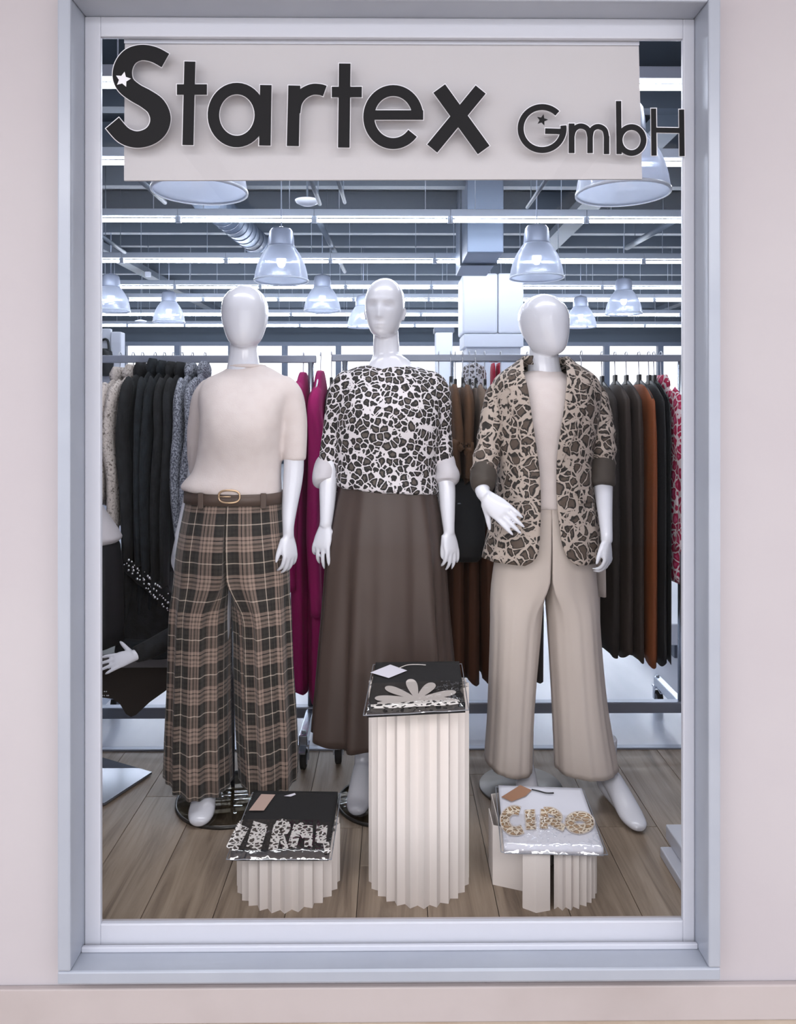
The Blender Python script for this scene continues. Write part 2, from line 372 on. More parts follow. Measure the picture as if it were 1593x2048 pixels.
win = thing('window_1', 'large shop window with grey aluminium casing and white inner frame', None, (0, DL, zOB), kind='structure')
for nm, g in (('casing_bar', bevbox(xOL, xIL, DL, 1.72, zIB, zOT)), ('casing_bar', bevbox(xIR, xOR, DL, 1.72, zIB, zOT)),
              ('casing_bar', bevbox(xOL, xOR, DL, 1.72, zOB, zIB)), ('casing_bar', bevbox(xIL, xIR, DL, 1.72, zIT, zOT))):
    mk(nm, g, M_alu, win, smooth=False)
for g in (bevbox(xIL, gL, DF, 1.686, zIB, zIT, .003), bevbox(gR, xIR, DF, 1.686, zIB, zIT, .003),
          bevbox(gL-.001, gR+.001, DF, 1.686, zIB, gB, .003), bevbox(gL-.001, gR+.001, DF, 1.686, gT, zIT, .003)):
    mk('frame_bar', g, M_white_frame, win, smooth=False)
mk('glazing_bead', bevbox(xIL, xIR, 1.655, 1.664, zIB, zIB+.012, .002), M_white_frame, win, smooth=False)
mk('glass_pane', box(xIL+.001, xIR-.001, 1.6655, 1.6705, zIB+.001, zIT-.001), M_glass, win, smooth=False, label='clear glass pane of the shop window')
mk('floor_passage', box(-4.5, 4.5, -4, WY0, -.1, 0), M_passage_floor, smooth=False, label='tan vinyl floor of the passage', kind='structure')
mk('ceiling_passage', box(-4.5, 4.5, -3.0, WY0, 2.95, 3.05), M_wall, smooth=False, label='white ceiling of the passage', kind='structure')

mk('ceiling_soffit', box(-4.5, 4.5, .75, WY0, 2.5, 2.95), M_wall, smooth=False, label='white soffit of the passage above the shop front', kind='structure')  # added out of view so the front wall darkens towards its top
# ------------------------------------------------------------------ shop shell
mk('floor', box(-9, 9, 2.97, 18.2, -.1, 0), M_tile, smooth=False, label='pale marble floor of the sales area', kind='structure')
fd = thing('floor_display', 'greyish oak plank floor of the window display', None, (0, 1.8, -.1), kind='structure')
mk('underlay', box(-3.2, 3.2, 1.66, 2.955, -.1, -.006), mat('underlay_dark', (40, 34, 30), .8), fd, smooth=False)
pw = .19
protos = {}
for i in range(-13, 14):
    offs = [1.66, 1.66+[.55, .95, 1.1, .15, .75][i % 5], 2.955]
    for k in range(2):
        L_ = offs[k+1]-offs[k]; key = round(L_, 3)
        if key not in protos:
            g = bevbox(-pw/2+.0008, pw/2-.0008, 0, L_-.0016, -.006, 0, .0012)
            o = mk('plank', g, M_plank, fd, smooth=False); protos[key] = o.data; o.location = (i*pw, offs[k]-1.8, .1)
            for v in o.data.vertices: v.co += Vector((0, 1.8, -.1))
        else:
            o = bpy.data.objects.new('plank', protos[key]); COL.objects.link(o); o.parent = fd; o.location = (i*pw, offs[k]-1.8, .1)
mk('trim_1', bevbox(-4, 4, 2.953, 2.985, -.01, .006, .002), M_steel, smooth=False, label='metal floor strip between oak planks and pale tiles', kind='structure')
mk('floor_side', join(box(-9, -3.2, 1.8, 2.97, -.1, 0), box(3.2, 9, 1.8, 2.97, -.1, 0)), M_tile, smooth=False, label='pale floor beside the window display', kind='structure')
mk('ceiling', box(-9, 9, 1.8, 18.2, 3.95, 4.05), M_ceil, smooth=False, label='dark grey painted shop ceiling', kind='structure')
mk('wall_shop_left', box(-9.2, -9, 1.66, 18.2, 0, 4.05), M_wall, smooth=False, label='far left wall of the sales area', kind='structure')
mk('wall_shop_right', box(9, 9.2, 1.66, 18.2, 0, 4.05), M_wall, smooth=False, label='far right wall of the sales area', kind='structure')
YB = 18.0
zWT, zWB = P(797, 684, YB).z, .45
mk('wall_back', join(box(-9, 9, YB, YB+.2, zWT, 4.05), box(-9, 9, YB, YB+.2, 0, zWB)), mat('dark_back_wall', (64, 74, 86), .8), smooth=False, label='dark back wall above the far windows', kind='structure')
xs = [P(247+107.5*i, 700, YB).x for i in range(-2, 13)]
for i in range(len(xs)-1):
    w = thing('window_%d' % (i+2), 'tall bright window in the far back wall', None, ((xs[i]+xs[i+1])/2, YB, zWB), kind='structure')
    a, b = xs[i]+.0005, xs[i+1]-.0005
    for g in (box(a, a+.065, YB-.02, YB+.12, zWB, zWT), box(b-.065, b, YB-.02, YB+.12, zWB, zWT), box(a+.065, b-.065, YB-.02, YB+.12, zWT-.09, zWT), box(a+.065, b-.065, YB-.02, YB+.12, zWB, zWB+.08)):
        mk('window_frame', g, M_mullion, w, smooth=False)
    mk('pane', box(a+.065, b-.065, YB+.05, YB+.06, zWB+.08, zWT-.09), M_glass, w, smooth=False)
mk('wall_back_left', box(-9, xs[0], YB, YB+.2, zWB, zWT), M_wall, smooth=False, label='plain end of the back wall at the left', kind='structure')
mk('wall_back_right', box(xs[-1], 9, YB, YB+.2, zWB, zWT), M_wall, smooth=False, label='plain end of the back wall at the right', kind='structure')
# ceiling beams (structure)
bi = 2
for y in (-150, 60, 215, 300, 372, 425, 466, 492, 515, 548, 566, 590, 615):
    d = F*2.35/(YH-y); mk('trim_%d' % bi, box(-9, 9, d, d+.13, 3.7, 3.95), M_beam, smooth=False, label='grey steel joist under the dark ceiling', kind='structure'); bi += 1
for (x, w) in ((-4.3, .2), (2.1, .25), (6.2, .2)):
    mk('trim_%d' % bi, box(x, x+w, 6.0, 18, 3.6, 3.7), M_beam, smooth=False, label='grey cross beam running back under the ceiling', kind='structure'); bi += 1

# ------------------------------------------------------------------ fluorescent rows
ORD = ['first', 'second', 'third', 'fourth', 'fifth', 'sixth', 'seventh', 'eighth', 'ninth', 'tenth', 'eleventh', 'twelfth', 'thirteenth', 'fourteenth', 'fifteenth']
rows = [(4.2, 172, 150, 467), (5.5, 326, 60, 357), (7.22, 441, 357, 272), (9.25, 523, 244, 208.7), (11.2, 575, 350, 171), (12.5, 600, 407, 150.3), (14.5, 630, 323, 129.8), (16.5, 652, 370, 115)]
lp = None
for ri, (d, y, j0, sp) in enumerate(rows):
    z = P(500, y, d).z; k0 = math.ceil((120-j0)/sp)-1; n = 0
    for k in range(k0, 30):
        a = j0+sp*k; b = a+sp
        if b < 190 or a > 1385: continue
        xa, xb = P(a, y, d).x, P(b, y, d).x; xc = (xa+xb)/2
        if lp is None:
            lp = thing('fluorescent_light', 'x', 'ceiling light', (0, 0, 0), 'rows of fluorescent ceiling tubes')
            mk('tube', tube([(-.605, 0, 0), (-.59, 0, 0), (.59, 0, 0), (.605, 0, 0)], [.010, .0165, .0165, .010], 10, up=(0, 0, 1)), M_tube, lp)
            mk('housing', bevbox(-.63, .63, -.035, .035, .035, .105, .006), M_house, lp, smooth=False)
            for s_ in (-1, 1): mk('end_holder', box(s_*.618-.012, s_*.618+.012, -.02, .02, -.022, .036), M_house, lp, smooth=False)
            for s_ in (-.4, .4): mk('suspension_rod', tube([(s_, 0, .1), (s_, 0, .79)], .004, 6, up=(1, 0, 0)), M_house, lp)
            o = lp
        else: o = copy_tree(lp)
        o.location = (xc, d, z); o.scale = ((xb-xa)/1.262, 1, (3.6-z)/.46 if False else 1)
        o['label'] = 'glowing tube light, %s from left in %s ceiling row %s' % (ORD[n], ORD[ri] if ri < 7 else 'last', 'counted from the window' if ri < 7 else 'before the far windows'); n += 1

# ------------------------------------------------------------------ pendant bell lamps
lamps = [(400, 186, 384, 'half hidden by the sign board, left'), (1246, 183, 388, 'half hidden by the sign board, right'), (563, 107, 562, 'above the left egg-shaped mannequin head'), (1074, 107, 556, 'above the blazer mannequin'),
         (645, 73, 622, 'between the left and middle mannequin heads'), (1248, 72, 628, 'right of the blazer mannequin head'), (222, 74, 622, 'cut by the left window edge'), (338, 62, 644, 'low and far left, near the far windows'), (727, 64, 654, 'far off, just left of the middle mannequin head'), (1162, 62, 654, 'far off, just right of the blazer mannequin head')]
lp = None
for (px, w, y, lab) in lamps:
    d = .5*F/w; p = P(px, y, d)
    if lp is None:
        lp = thing('pendant_lamp', 'x', 'lamp', p, 'bell-shaped pendant lamps')
        prof = [(.25, 0), (.248, .03), (.24, .08), (.225, .14), (.2, .2), (.17, .255), (.138, .3), (.118, .325)]
        inner = [(r-.006, z) for r, z in prof][::-1]
        mk('shade', lathe(prof+inner+[(.25, 0)], p, 40), M_shade, lp)
        mk('rim', lathe([(.244, -.004), (.255, -.004), (.255, .012), (.244, .012), (.244, -.004)], p, 40), mat('pale_rim', (225, 232, 245), .3), lp)
        mk('cap', lathe([(.12, .315), (.122, .335), (.118, .40), (.108, .46), (.09, .485), (.03, .50), (.012, .51)], p, 28, True, True), M_lampcap, lp)
        mk('reflector', lathe([(.07, .31), (.085, .25), (.1, .2), (.1, .195)], p, 24, True), M_lampcap, lp)
        mk('bulb', ball(p+Vector((0, 0, .19)), .045, .045, .07, 14, 8), M_bulb, lp)
        o = lp; LPS = list(lp.children)
    else:
        o = lp.copy(); COL.objects.link(o); o.location = p; ORG[o.name] = p
        for ch in LPS: q = ch.copy(); COL.objects.link(q); q.parent = o
    mk('cord', tube([p+Vector((0, 0, .5)), Vector((p.x, p.y, 3.96))], .006, 6, up=(1, 0, 0)), M_lampcap, o)
    o['label'] = 'bell pendant lamp '+lab

# ------------------------------------------------------------------ ceiling services
def duct(name, pts, r, m, label, cat, rings=0, group=None):
    t = thing(name, label, cat, Vector(pts[0]), group)
    mk('pipe', tube(pts, r, 20, up=(0, 0, 1)), m, t)
    if rings:
        a, b = Vector(pts[0]), Vector(pts[-1]); dr = (b-a).normalized()
        for i in range(rings):
            c = a+(b-a)*(i+.5)/rings; mk('ring_seam', tube([c-dr*.008, c+dr*.008], r*1.05, 20, up=(0, 0, 1)), m, t)
    for p in (Vector(pts[0])*.8+Vector(pts[-1])*.2, Vector(pts[0])*.2+Vector(pts[-1])*.8):
        mk('hanger_rod', tube([p, Vector((p.x, p.y, 3.955))], .004, 6, up=(1, 0, 0)), M_beam, t)
    return t
duct('ventilation_duct', [P(408, 392, 7.5), P(527, 498, 9.9)], .15, M_duct, 'ribbed round ventilation duct running back left of the lamp', 'duct', 14)
for i, (a, b, r, lab) in enumerate((((620, 355, 5.0), (640, 408, 6.0), .016, 'thin conduit pipe hanging below the sign board middle'), ((675, 355, 5.0), (690, 405, 6.0), .014, 'second thin conduit pipe right of the first'), ((640, 446, 7.6), (690, 543, 12), .03, 'grey pipe running back beside the left pendant lamp'),
        ((1100, 350, 5.0), (1055, 415, 6.2), .014, 'thin conduit pipe left of the right front lamp'), ((1350, 440, 7.6), (1255, 495, 9.6), .035, 'slanted grey pipe near the right window edge'), ((200, 470, 7.6), (250, 505, 8.8), .02, 'slanted grey pipe near the left window edge'), ((280, 360, 5.2), (330, 405, 6.2), .018, 'slanted pipe beside the left front lamp'))):
    duct('conduit_pipe', [P(*a), P(*b)], r, M_beam, lab, 'pipe', group='pipes under the ceiling')
for px, y, d, lab in ((615, 408, 6.1, 'small white round smoke detector under a joist'), (282, 645, 13, 'small white sprinkler head far back on the left')):
    p = P(px, y, d); t = thing('smoke_detector', lab, 'detector', p)
    mk('housing', lathe([(.0, -.01), (.05, -.01), (.09, .01), (.1, .03), (.02, .05)], p, 20, True, True), M_pillar, t)
    mk('stem', tube([p+Vector((0, 0, .04)), p+Vector((0, 0, 3.955-p.z))], .008, 8, up=(1, 0, 0)), M_beam, t)
# flat box duct above the column
a = P(935, 430, 7.8); b = P(1000, 520, 8.6)
t = thing('air_duct_box', 'square grey air duct section hanging behind the first light row', 'duct', (a.x+.2, 8.0, 3.1))
mk('duct_body', bevbox(a.x, a.x+.38, 7.8, 9.2, P(935, 505, 7.8).z, 3.96, .01), M_duct, t, smooth=False)
mk('flange', bevbox(a.x-.02, a.x+.40, 8.4, 8.43, P(935, 505, 7.8).z-.02, 3.96, .004), M_beam, t, smooth=False)
# small electrical box
a = P(295, 548, 10.5)
t = thing('junction_box', 'small white electrical box on the dark ceiling zone', 'box', a)
mk('box_body', bevbox(a.x-.035, a.x+.035, 10.5, 10.56, a.z-.035, a.z+.035, .006), M_pillar, t, smooth=False)
mk('conduit', tube([a+Vector((0, .03, .03)), a+Vector((0, .03, 3.955-a.z))], .006, 6, up=(1, 0, 0)), M_beam, t)

# clad column and far column
cd = 9.9
t = thing('column_cladding', 'big white clad column with panel joints behind the racks', 'column', (P(986, 700, cd).x, cd+.3, 0))
x0, x1, xm = P(926, 600, cd).x, P(1048, 600, cd).x, P(997, 600, cd).x
zt, zs, zb = P(986, 546, cd).z, P(986, 667, cd).z, P(986, 694, cd).z
mk('panel', bevbox(x0, xm-.004, cd, cd+.7, zs+.004, zt, .03), M_pillar, t, smooth=False)
mk('panel', bevbox(xm+.004, x1, cd, cd+.7, zs+.004, zt, .02), M_pillar, t, smooth=False)
mk('panel', bevbox(x0+.02, x1, cd, cd+.7, zb, zs-.004, .01), M_pillar, t, smooth=False)
mk('column_core', box(x0+.06, x1-.03, cd+.06, cd+.66, 0, zt-.02), M_pillar, t, smooth=False)
t = thing('column', 'slim pale column far back beside the far windows', 'column', (P(889, 700, 15.6).x, 15.7, 0))
x0, x1 = P(872, 660, 15.5).x, P(906, 660, 15.5).x
mk('shaft', bevbox(x0, x1, 15.5, 15.9, 0, P(889, 664, 15.5).z, .02), M_pillar, t, smooth=False)
mk('capital', box(x0-.03, x1+.03, 15.47, 15.93, P(889, 664, 15.5).z, P(889, 655, 15.5).z), M_mullion, t, smooth=False)
# partition with dark bag at the far left
pd = 8.0
t = thing('partition_wall', 'white partition panel at far left behind the rack', 'partition', (P(210, 700, pd).x, pd, 0))
mk('panel', bevbox(P(150, 700, pd).x, P(221, 700, pd).x, pd, pd+.06, 0, P(210, 657, pd).z, .01), M_pillar, t, smooth=False)
mk('end_post', bevbox(P(223, 700, pd).x, P(244, 700, pd).x, pd-.03, pd+.1, 0, P(235, 664, pd).z, .012), M_pillar, t, smooth=False)
c = P(207, 722, pd-.06)
t = thing('hanging_bag', 'black handbag hanging on the white partition at far left', 'bag', c)
mk('bag_body', remesh(loft([[c+Vector((cos(2*pi*j/20)*w_, sin(2*pi*j/20)*.06, z_)) for j in range(20)] for w_, z_ in ((.07, -.16), (.1, -.14), (.11, 0), (.09, .1), (.05, .13))]), .01, 2), M_black, t)
mk('strap', tube([c+Vector((-.06, 0, .1)), c+Vector((-.03, .04, .22)), c+Vector((.03, .04, .22)), c+Vector((.06, 0, .1))], .012, 8, smooth=5), M_black, t)

# ------------------------------------------------------------------ sign board and lettering
t = thing('sign_board', 'long cream sign board behind the glass at window top', 'sign', P(766, 360, 1.70))
V = [P(250, 70, 1.695), P(1278, 72, 1.695), P(1285, 358, 1.695), P(248, 361, 1.695)]
V2 = [v+Vector((0, .006, 0)) for v in V]
mk('panel', (V+V2, [(0,1,2,3), (7,6,5,4), (0,4,5,1), (1,5,6,2), (2,6,7,3), (3,7,4,0)]), M_sign, t, smooth=False)
mk('hanging_strip', box(V[0].x, V[1].x, 1.69, 1.715, gT-.006, gT+.004), M_white_frame, t, smooth=False)
sg = thing('sign_lettering', 'charcoal shop name letters mounted across the window top', 'lettering', P(790, 300, 1.662))
Sp = [(331, 121), (308, 109), (283, 105), (261, 113), (248, 131), (245, 152), (252, 170), (270, 185), (293, 198), (312, 213), (321, 235), (316, 257), (299, 273), (273, 279), (247, 270), (225, 246)]
letters = [
 ('letter_s', [(Sp, [15.5, 15.5, 15.5, 17, 18.5, 19.5, 19, 18.5, 19, 20, 20.5, 19.5, 17.5, 16.5, 17, 17], False, 6)]),
 ('letter_t', [([(380, 123), (376, 290)], 11, False, 1), ([(354, 179), (414, 179)], 10.5, False, 1)]),
 ('letter_a', [(arc(474, 230, 47, 53, 0, 350, 40), 11.5, True, 1), ([(532, 170), (530, 291)], 11.5, False, 1)]),
 ('letter_r', [([(589, 171), (586, 292)], 12, False, 1), ([(590, 225), (594, 204), (606, 188), (624, 179), (640, 179), (650, 182)], 11, False, 5)]),
 ('letter_t', [([(690, 127), (688, 295)], 11.5, False, 1), ([(664, 184), (724, 184)], 10.5, False, 1)]),
 ('letter_e', [(arc(787, 234, 49, 53, 0, -322, 50), 11, False, 1), ([(733, 230), (847, 230)], 9.5, False, 1)]),
 ('letter_x', [([(879, 177), (968, 300)], 14.5, False, 1), ([(962, 179), (865, 297)], 13, False, 1)]),
 ('letter_g', [(arc(1085, 257, 43, 43, -45, -368, 50), 6, False, 1), ([(1091, 262), (1128, 263)], 5.5, False, 1)]),
 ('letter_m', [([(1144, 247), (1144, 306)], 5.8, False, 1), ([(1181, 272), (1181, 306)], 5.5, False, 1), ([(1214, 272), (1214, 308)], 5.5, False, 1),
               ([(1144, 276), (1148, 261), (1157, 253), (1168, 253), (1177, 260), (1181, 276)], 5.2, False, 5), ([(1181, 276), (1184, 261), (1192, 254), (1202, 254), (1211, 261), (1214, 276)], 5.2, False, 5)]),
 ('letter_b', [([(1238, 202), (1239, 308)], 5.2, False, 1), (arc(1264, 280, 24, 26, 0, 350, 36), 5.8, True, 1)]),
 ('letter_h', [([(1308, 217), (1309, 311)], 5.2, False, 1), ([(1364, 219), (1365, 312)], 5.2, False, 1), ([(1308, 260), (1364, 261)], 5.0, False, 1)])]
for nm, strokes in letters:
    sh = [ribbon(p, w_, c_, m_) for p, w_, c_, m_ in strokes]
    def grow(w_): return [v+1.6 for v in w_] if isinstance(w_, (list, tuple)) else w_+1.6
    def ext(p, c_):
        if c_: return p
        (ax, ay), (bx, by) = p[0], p[1]; l = math.hypot(ax-bx, ay-by); (cx_, cy_), (dx_, dy_) = p[-1], p[-2]; l2 = math.hypot(cx_-dx_, cy_-dy_)
        return [(ax+(ax-bx)/l*1.6, ay+(ay-by)/l*1.6)]+list(p[1:-1])+[(cx_+(cx_-dx_)/l2*1.6, cy_+(cy_-dy_)/l2*1.6)]
    o = mk(nm, join(*[extrude2d([q], lambda x, y, k=k: P(x, y, 1.6615+.00015*k), lambda x, y, k=k: P(x, y, 1.6635+.00005*k)) for k, q in enumerate(sh)]), M_letter, sg, smooth=False)
    mk('edge_backing', join(*[extrude2d([ribbon(ext(p, c_), grow(w_), c_, m_)], lambda x, y, k=k: P(x, y, 1.6638+.0001*k), lambda x, y, k=k: P(x, y, 1.6650+.00005*k)) for k, (p, w_, c_, m_) in enumerate(strokes)]), M_letter_edge, o, smooth=False)
mk('star', extrude2d([poly_fan(star(246, 159, 16, 12, .5))], lambda x, y: P(x, y, 1.6600), lambda x, y: P(x, y, 1.6613)), M_letter_edge, sg, smooth=False, label='small pale star on the big letter S')
mk('star', extrude2d([poly_fan(star(1085, 240, 12, 14, .45))], lambda x, y: P(x, y, 1.6615), lambda x, y: P(x, y, 1.6650)), M_letter, sg, smooth=False, label='small charcoal star inside the letter G')

# ------------------------------------------------------------------ mannequin figures
M_mann = mat('glossy_white_mannequin', (230, 232, 242), .2, 0, .5, coat=.3)
M_cream = mat('cream_fine_knit', (219, 208, 206), .85, bump=(260, .25, .002), col2=(223, 213, 211), nscale=30)
M_plaid = plaid('brown_plaid_wool', .124)
M_belt = mat('brown_leather', (86, 70, 62), .5)
M_gold = mat('pale_gold_metal', (214, 184, 150), .3, .7)
M_leo_tee = rosettes('white_leopard_print', (222, 217, 222), (28, 25, 26), (90, 81, 75), 42, 'spot')
M_leo_blazer = rosettes('taupe_leopard_print', (184, 170, 160), (36, 31, 28), (88, 75, 66), 28, 'cell')
M_cuff = mat('pale_rolled_cuff', (206, 203, 210), .8, bump=(40, .3, .004))
M_darkcuff = mat('olive_brown_lining', (66, 58, 52), .7, bump=(30, .3, .004))
M_skirt_br = mat('brown_satin', (74, 61, 56), .45, 0, .4, bump=(12, .15, .006), stretch=(1, 1, .15))
M_beige = mat('beige_crepe', (212, 200, 192), .75, bump=(10, .12, .006), stretch=(1, 1, .25))
M_baseglass = clear('smoked_base_glass', .1, .05, (205, 202, 194))
M_disc_edge = mat('dark_disc_edge', (48, 46, 44), .3)

HT = [(0, .05, .27, -.02), (.035, .155, .35, .02), (.09, .225, .405, .08), (.18, .277, .437, .17), (.28, .31, .452, .28), (.4, .343, .46, .38), (.52, .357, .46, .45), (.64, .356, .445, .48), (.75, .335, .405, .47), (.84, .29, .335, .41), (.91, .225, .25, .32), (.96, .15, .165, .22), (.99, .075, .08, .11), (1.0, .02, .02, .03)]
def head(c, h, yaw=0, roll=0, face=False, tiltx=0, wx=1.0):
    """c = point midway at chin height; rings from chin to crown; local front = -Y"""
    rings = []; n = 56; m = 56
    for i in range(m+1):
        t = i/m; w, f, b = sinterp(HT, t); ring = []
        for j in range(n):
            a = 2*pi*j/n; ca = math.copysign(abs(cos(a))**.93, cos(a)); s = math.copysign(abs(sin(a))**.93, sin(a)); x = w*wx*ca; y = -f*s if s > 0 else -b*s
            if face and s > 0:
                u = x/.36; fr = s**2
                g = lambda x0, t0, sx, st: math.exp(-((x-x0)/sx)**2-((t-t0)/st)**2)
                y -= .062*math.exp(-(x/.045)**2)*max(0, 1-abs(t-.375)/.16)**1.0*(1 if t > .3 else .6)   # nose ridge
                y -= .028*g(0, .315, .065, .035)                                                      # nose tip
                y += .05*(g(.135, .5, .085, .055)+g(-.135, .5, .085, .055))                            # eye sockets
                y -= .014*(g(.13, .60, .12, .03)+g(-.13, .60, .12, .03))                              # brow
                y -= .022*g(0, .195, .095, .02); y -= .02*g(0, .15, .08, .02); y += .026*g(0, .172, .1, .009)   # lips
                y += .015*g(0, .11, .1, .02); y -= .02*g(0, .045, .1, .035)                            # chin
            ring.append(Vector((x*h, y*h, t*h)))
        rings.append(ring)
    g = loft(rings); M = Matrix.Translation(c) @ Matrix.Rotation(yaw, 4, 'Z') @ Matrix.Rotation(roll, 4, 'Y') @ Matrix.Rotation(tiltx, 4, 'X')
    parts = [g]
    if face:
        for s in (-1, 1): parts.append(tube([(s*.345*h*wx, .0, .30*h), (s*.36*h*wx, .03*h, .38*h), (s*.365*h*wx, .05*h, .46*h), (s*.35*h*wx, .03*h, .52*h)], [.018*h, .03*h, .035*h, .015*h], 10, smooth=3))
    out = join(*parts); return ([M @ Vector(v) for v in out[0]], out[1])
def hand(wrist, dr, nrm, thumb=1, s=1.0, curl=12, spread=5, tcurl=10, tang=38, curls=None):
    """dr: finger direction, nrm: back-of-hand direction, thumb: side (+1/-1) along nrm x dr"""
    dr = Vector(dr).normalized(); nrm = (Vector(nrm)-dr*Vector(nrm).dot(dr)).normalized(); lat = nrm.cross(dr).normalized()*thumb
    def W(x, y, z): return wrist+dr*(x*s)+lat*(y*s)+nrm*(z*s)
    gs = [tube([W(-.02, 0, 0), W(.0, 0, 0), W(.03, .002, .001), (W(.06, .002, .001)), W(.085, 0, 0), W(.094, 0, -.002)], [(.02*s, .017*s), (.023*s, .017*s), (.032*s, .0155*s), (.038*s, .0135*s), (.036*s, .011*s), (.028*s, .007*s)], 16, up=nrm, smooth=3)]
    fl = [.070, .080, .075, .058]; yo = [.0285, .0098, -.0095, -.0275]
    for i in range(4):
        cu = radians(curls[i] if curls else curl); a = radians(spread)*(1.5-i); p = W(.078-(.004 if i in (0, 3) else 0), yo[i], 0); d = (dr*cos(a)+lat*sin(a)).normalized(); pts = [p]; L_ = fl[i]*s
        ax = d.cross(nrm).normalized(); dd = d
        for k, fr in enumerate((.2, .42, .32, .26)):
            if k > 0: dd = (Matrix.Rotation(-cu*(1.0 if k < 3 else .7), 3, ax) @ dd).normalized()
            p = p+dd*(L_*fr); pts.append(p)
        gs.append(tube(pts, [.0088*s, .0086*s, .0082*s, .007*s, .0035*s], 12, up=nrm, smooth=4))
    a = radians(tang); p = W(.018, .022, -.004); d = (dr*cos(a)+lat*sin(a)-nrm*.25).normalized(); pts = [p]; ax = lat
    rot = (-dr*sin(a)*0+nrm)
    for k, fr in enumerate((.038, .03, .024)):
        p = p+d*(fr*s); pts.append(p); d = (d+dr*math.tan(radians(tcurl))).normalized()
    gs.append(tube(pts, [.0135*s, .0105*s, .009*s, .0045*s], 12, up=nrm, smooth=4))
    return join(*gs)
def limb(pxs, n=18, up=(0, -1, 0)):
    """pxs: (px, py, depth, half-width px[, depth ratio])"""
    return tube([P(a[0], a[1], a[2]) for a in pxs], [(R(a[3], a[2]), R(a[3], a[2])*(a[4] if len(a) > 4 else 1)) for a in pxs], n, up=up, smooth=5)
def foot(ank, toe, w=.041, lift=0):
    ank, toe = Vector(ank), Vector(toe); d = toe-ank; d.z = 0
    f = lambda t, z: Vector((ank.x+d.x*t, ank.y+d.y*t, z))
    side = Vector((d.y, -d.x, 0)).normalized()
    g1 = tube([Vector((ank.x, ank.y, ank.z+.12)), Vector((ank.x, ank.y, ank.z)), f(.18, ank.z*.72+.01), f(.45, ank.z*.42+.015), f(.72, .027), f(.92, .02), f(1.0, .018)],
              [(.032, .034), (.031, .036), (.034, .037), (.038, .033), (w, .024), (w*.75, .017), (w*.35, .009)], 18, up=(0, 0, 1), smooth=4)
    g2 = tube([Vector((ank.x, ank.y, ank.z))-d.normalized()*.012, f(-.1, ank.z*.55+lift), f(-.02, .03+lift*.6), f(.4, .022)], [.026, .029, .028, .024], 14, smooth=4)
    return join(g1, g2)
def dense(rows, n=44):
    tab = [(i,)+tuple(r) for i, r in enumerate(rows)]
    return [tuple(sinterp(tab, (len(rows)-1)*k/n)) for k in range(n+1)]
def torso(d, rows):
    return loft([ring_px(y, y, xl, xr, d, hd, 32) for y, xl, xr, hd in rows])

# half-trouser legs: D-section at the hip morphing to an oval leg; UV in metres
def trouser_leg(hip, leg, side, d, ys, crotch, hd, folds, seed, hem=None, n=120, dleg=0):
    """hip: rows (y, xl, xr) ; leg: rows (y, xl, xr) ; side -1 left / +1 right in picture"""
    rnd = random.Random(seed); ph = [rnd.uniform(0, 6.28) for _ in range(6)]
    rings = []; uvs = []; vacc = 0; prevc = None
    for iy, y in enumerate(ys):
        hxl, hxr = sinterp(hip, y); lxl, lxr = sinterp(leg, y); h = interp(hd, y)[0]
        t = min(1, max(0, (y-(crotch-22))/90)); t = t*t*(3-2*t); am = interp(folds, y)[0]
        dd = d+dleg*min(1, max(0, (y-1000)/500)); ring = []
        mid = (hxl+hxr)/2 if side < 0 else (hxl+hxr)/2
        cen = sinterp([(ys[0], mid), (crotch, (leg_c(leg, crotch, side)))], y)[0]
        for j in range(n):
            s = j/n
            if s < .7:
                q = s/.7; a = -90-180*q               # front centre -> outer (180) -> back centre, for the left leg
                ae = -60-240*q
            else:
                q = (s-.7)/.3; a = None; ae = 60-120*q
            # D shape
            half = (cen-hxl) if side < 0 else (hxr-cen)
            if a is not None: Dx, Dy = half*cos(radians(a))*(1 if True else 1), h*sin(radians(a))
            else: Dx, Dy = 0, h*(1-2*q)
            Dx = cen+(Dx if side < 0 else -Dx)
            cxl = (lxl+lxr)/2; wl = (lxr-lxl)/2; ca, sa = cos(radians(ae)), sin(radians(ae))
            f = 1+am*(.5*cos(5*radians(ae)+ph[0])+.6*cos(9*radians(ae)+ph[1]+y*.002)+.45*cos(14*radians(ae)+ph[2]-y*.003)+.25*cos(23*radians(ae)+ph[3]))
            Ex = cxl+(wl*ca if side < 0 else -wl*ca)*f
            Ey = h*.96*math.copysign(abs(sa)**.9, sa)*f
            x = Dx*(1-t)+Ex*t; yy = Dy*(1-t)+Ey*t
            if t < 1 and a is not None:
                fx = 1+am*(1-t)*.8*(cos(9*radians(a)+ph[1])+.6*cos(17*radians(a)+ph[2])); x = cen+(x-cen)*1; yy *= fx
            yp = y+(hem(s, y) if hem else 0)
            p = P(x, yp, dd); ring.append(Vector((p.x, dd+yy, p.z)))
        c = sum(ring, Vector())/n
        if prevc is not None: vacc += abs(prevc.z-c.z)
        prevc = c; u = 0; uv = []
        for j in range(n):
            uv.append((j/n*.82*side, -c.z))
        if iy == 0: pass
        rings.append(ring); uvs += uv
    # even out u drift so stripes run down the cloth: use a mid-leg reference
    g = loft(rings, True, True); return (g[0], g[1], uvs)
def leg_c(leg, y, side):
    a, b = sinterp(leg, y); return b if side < 0 else a

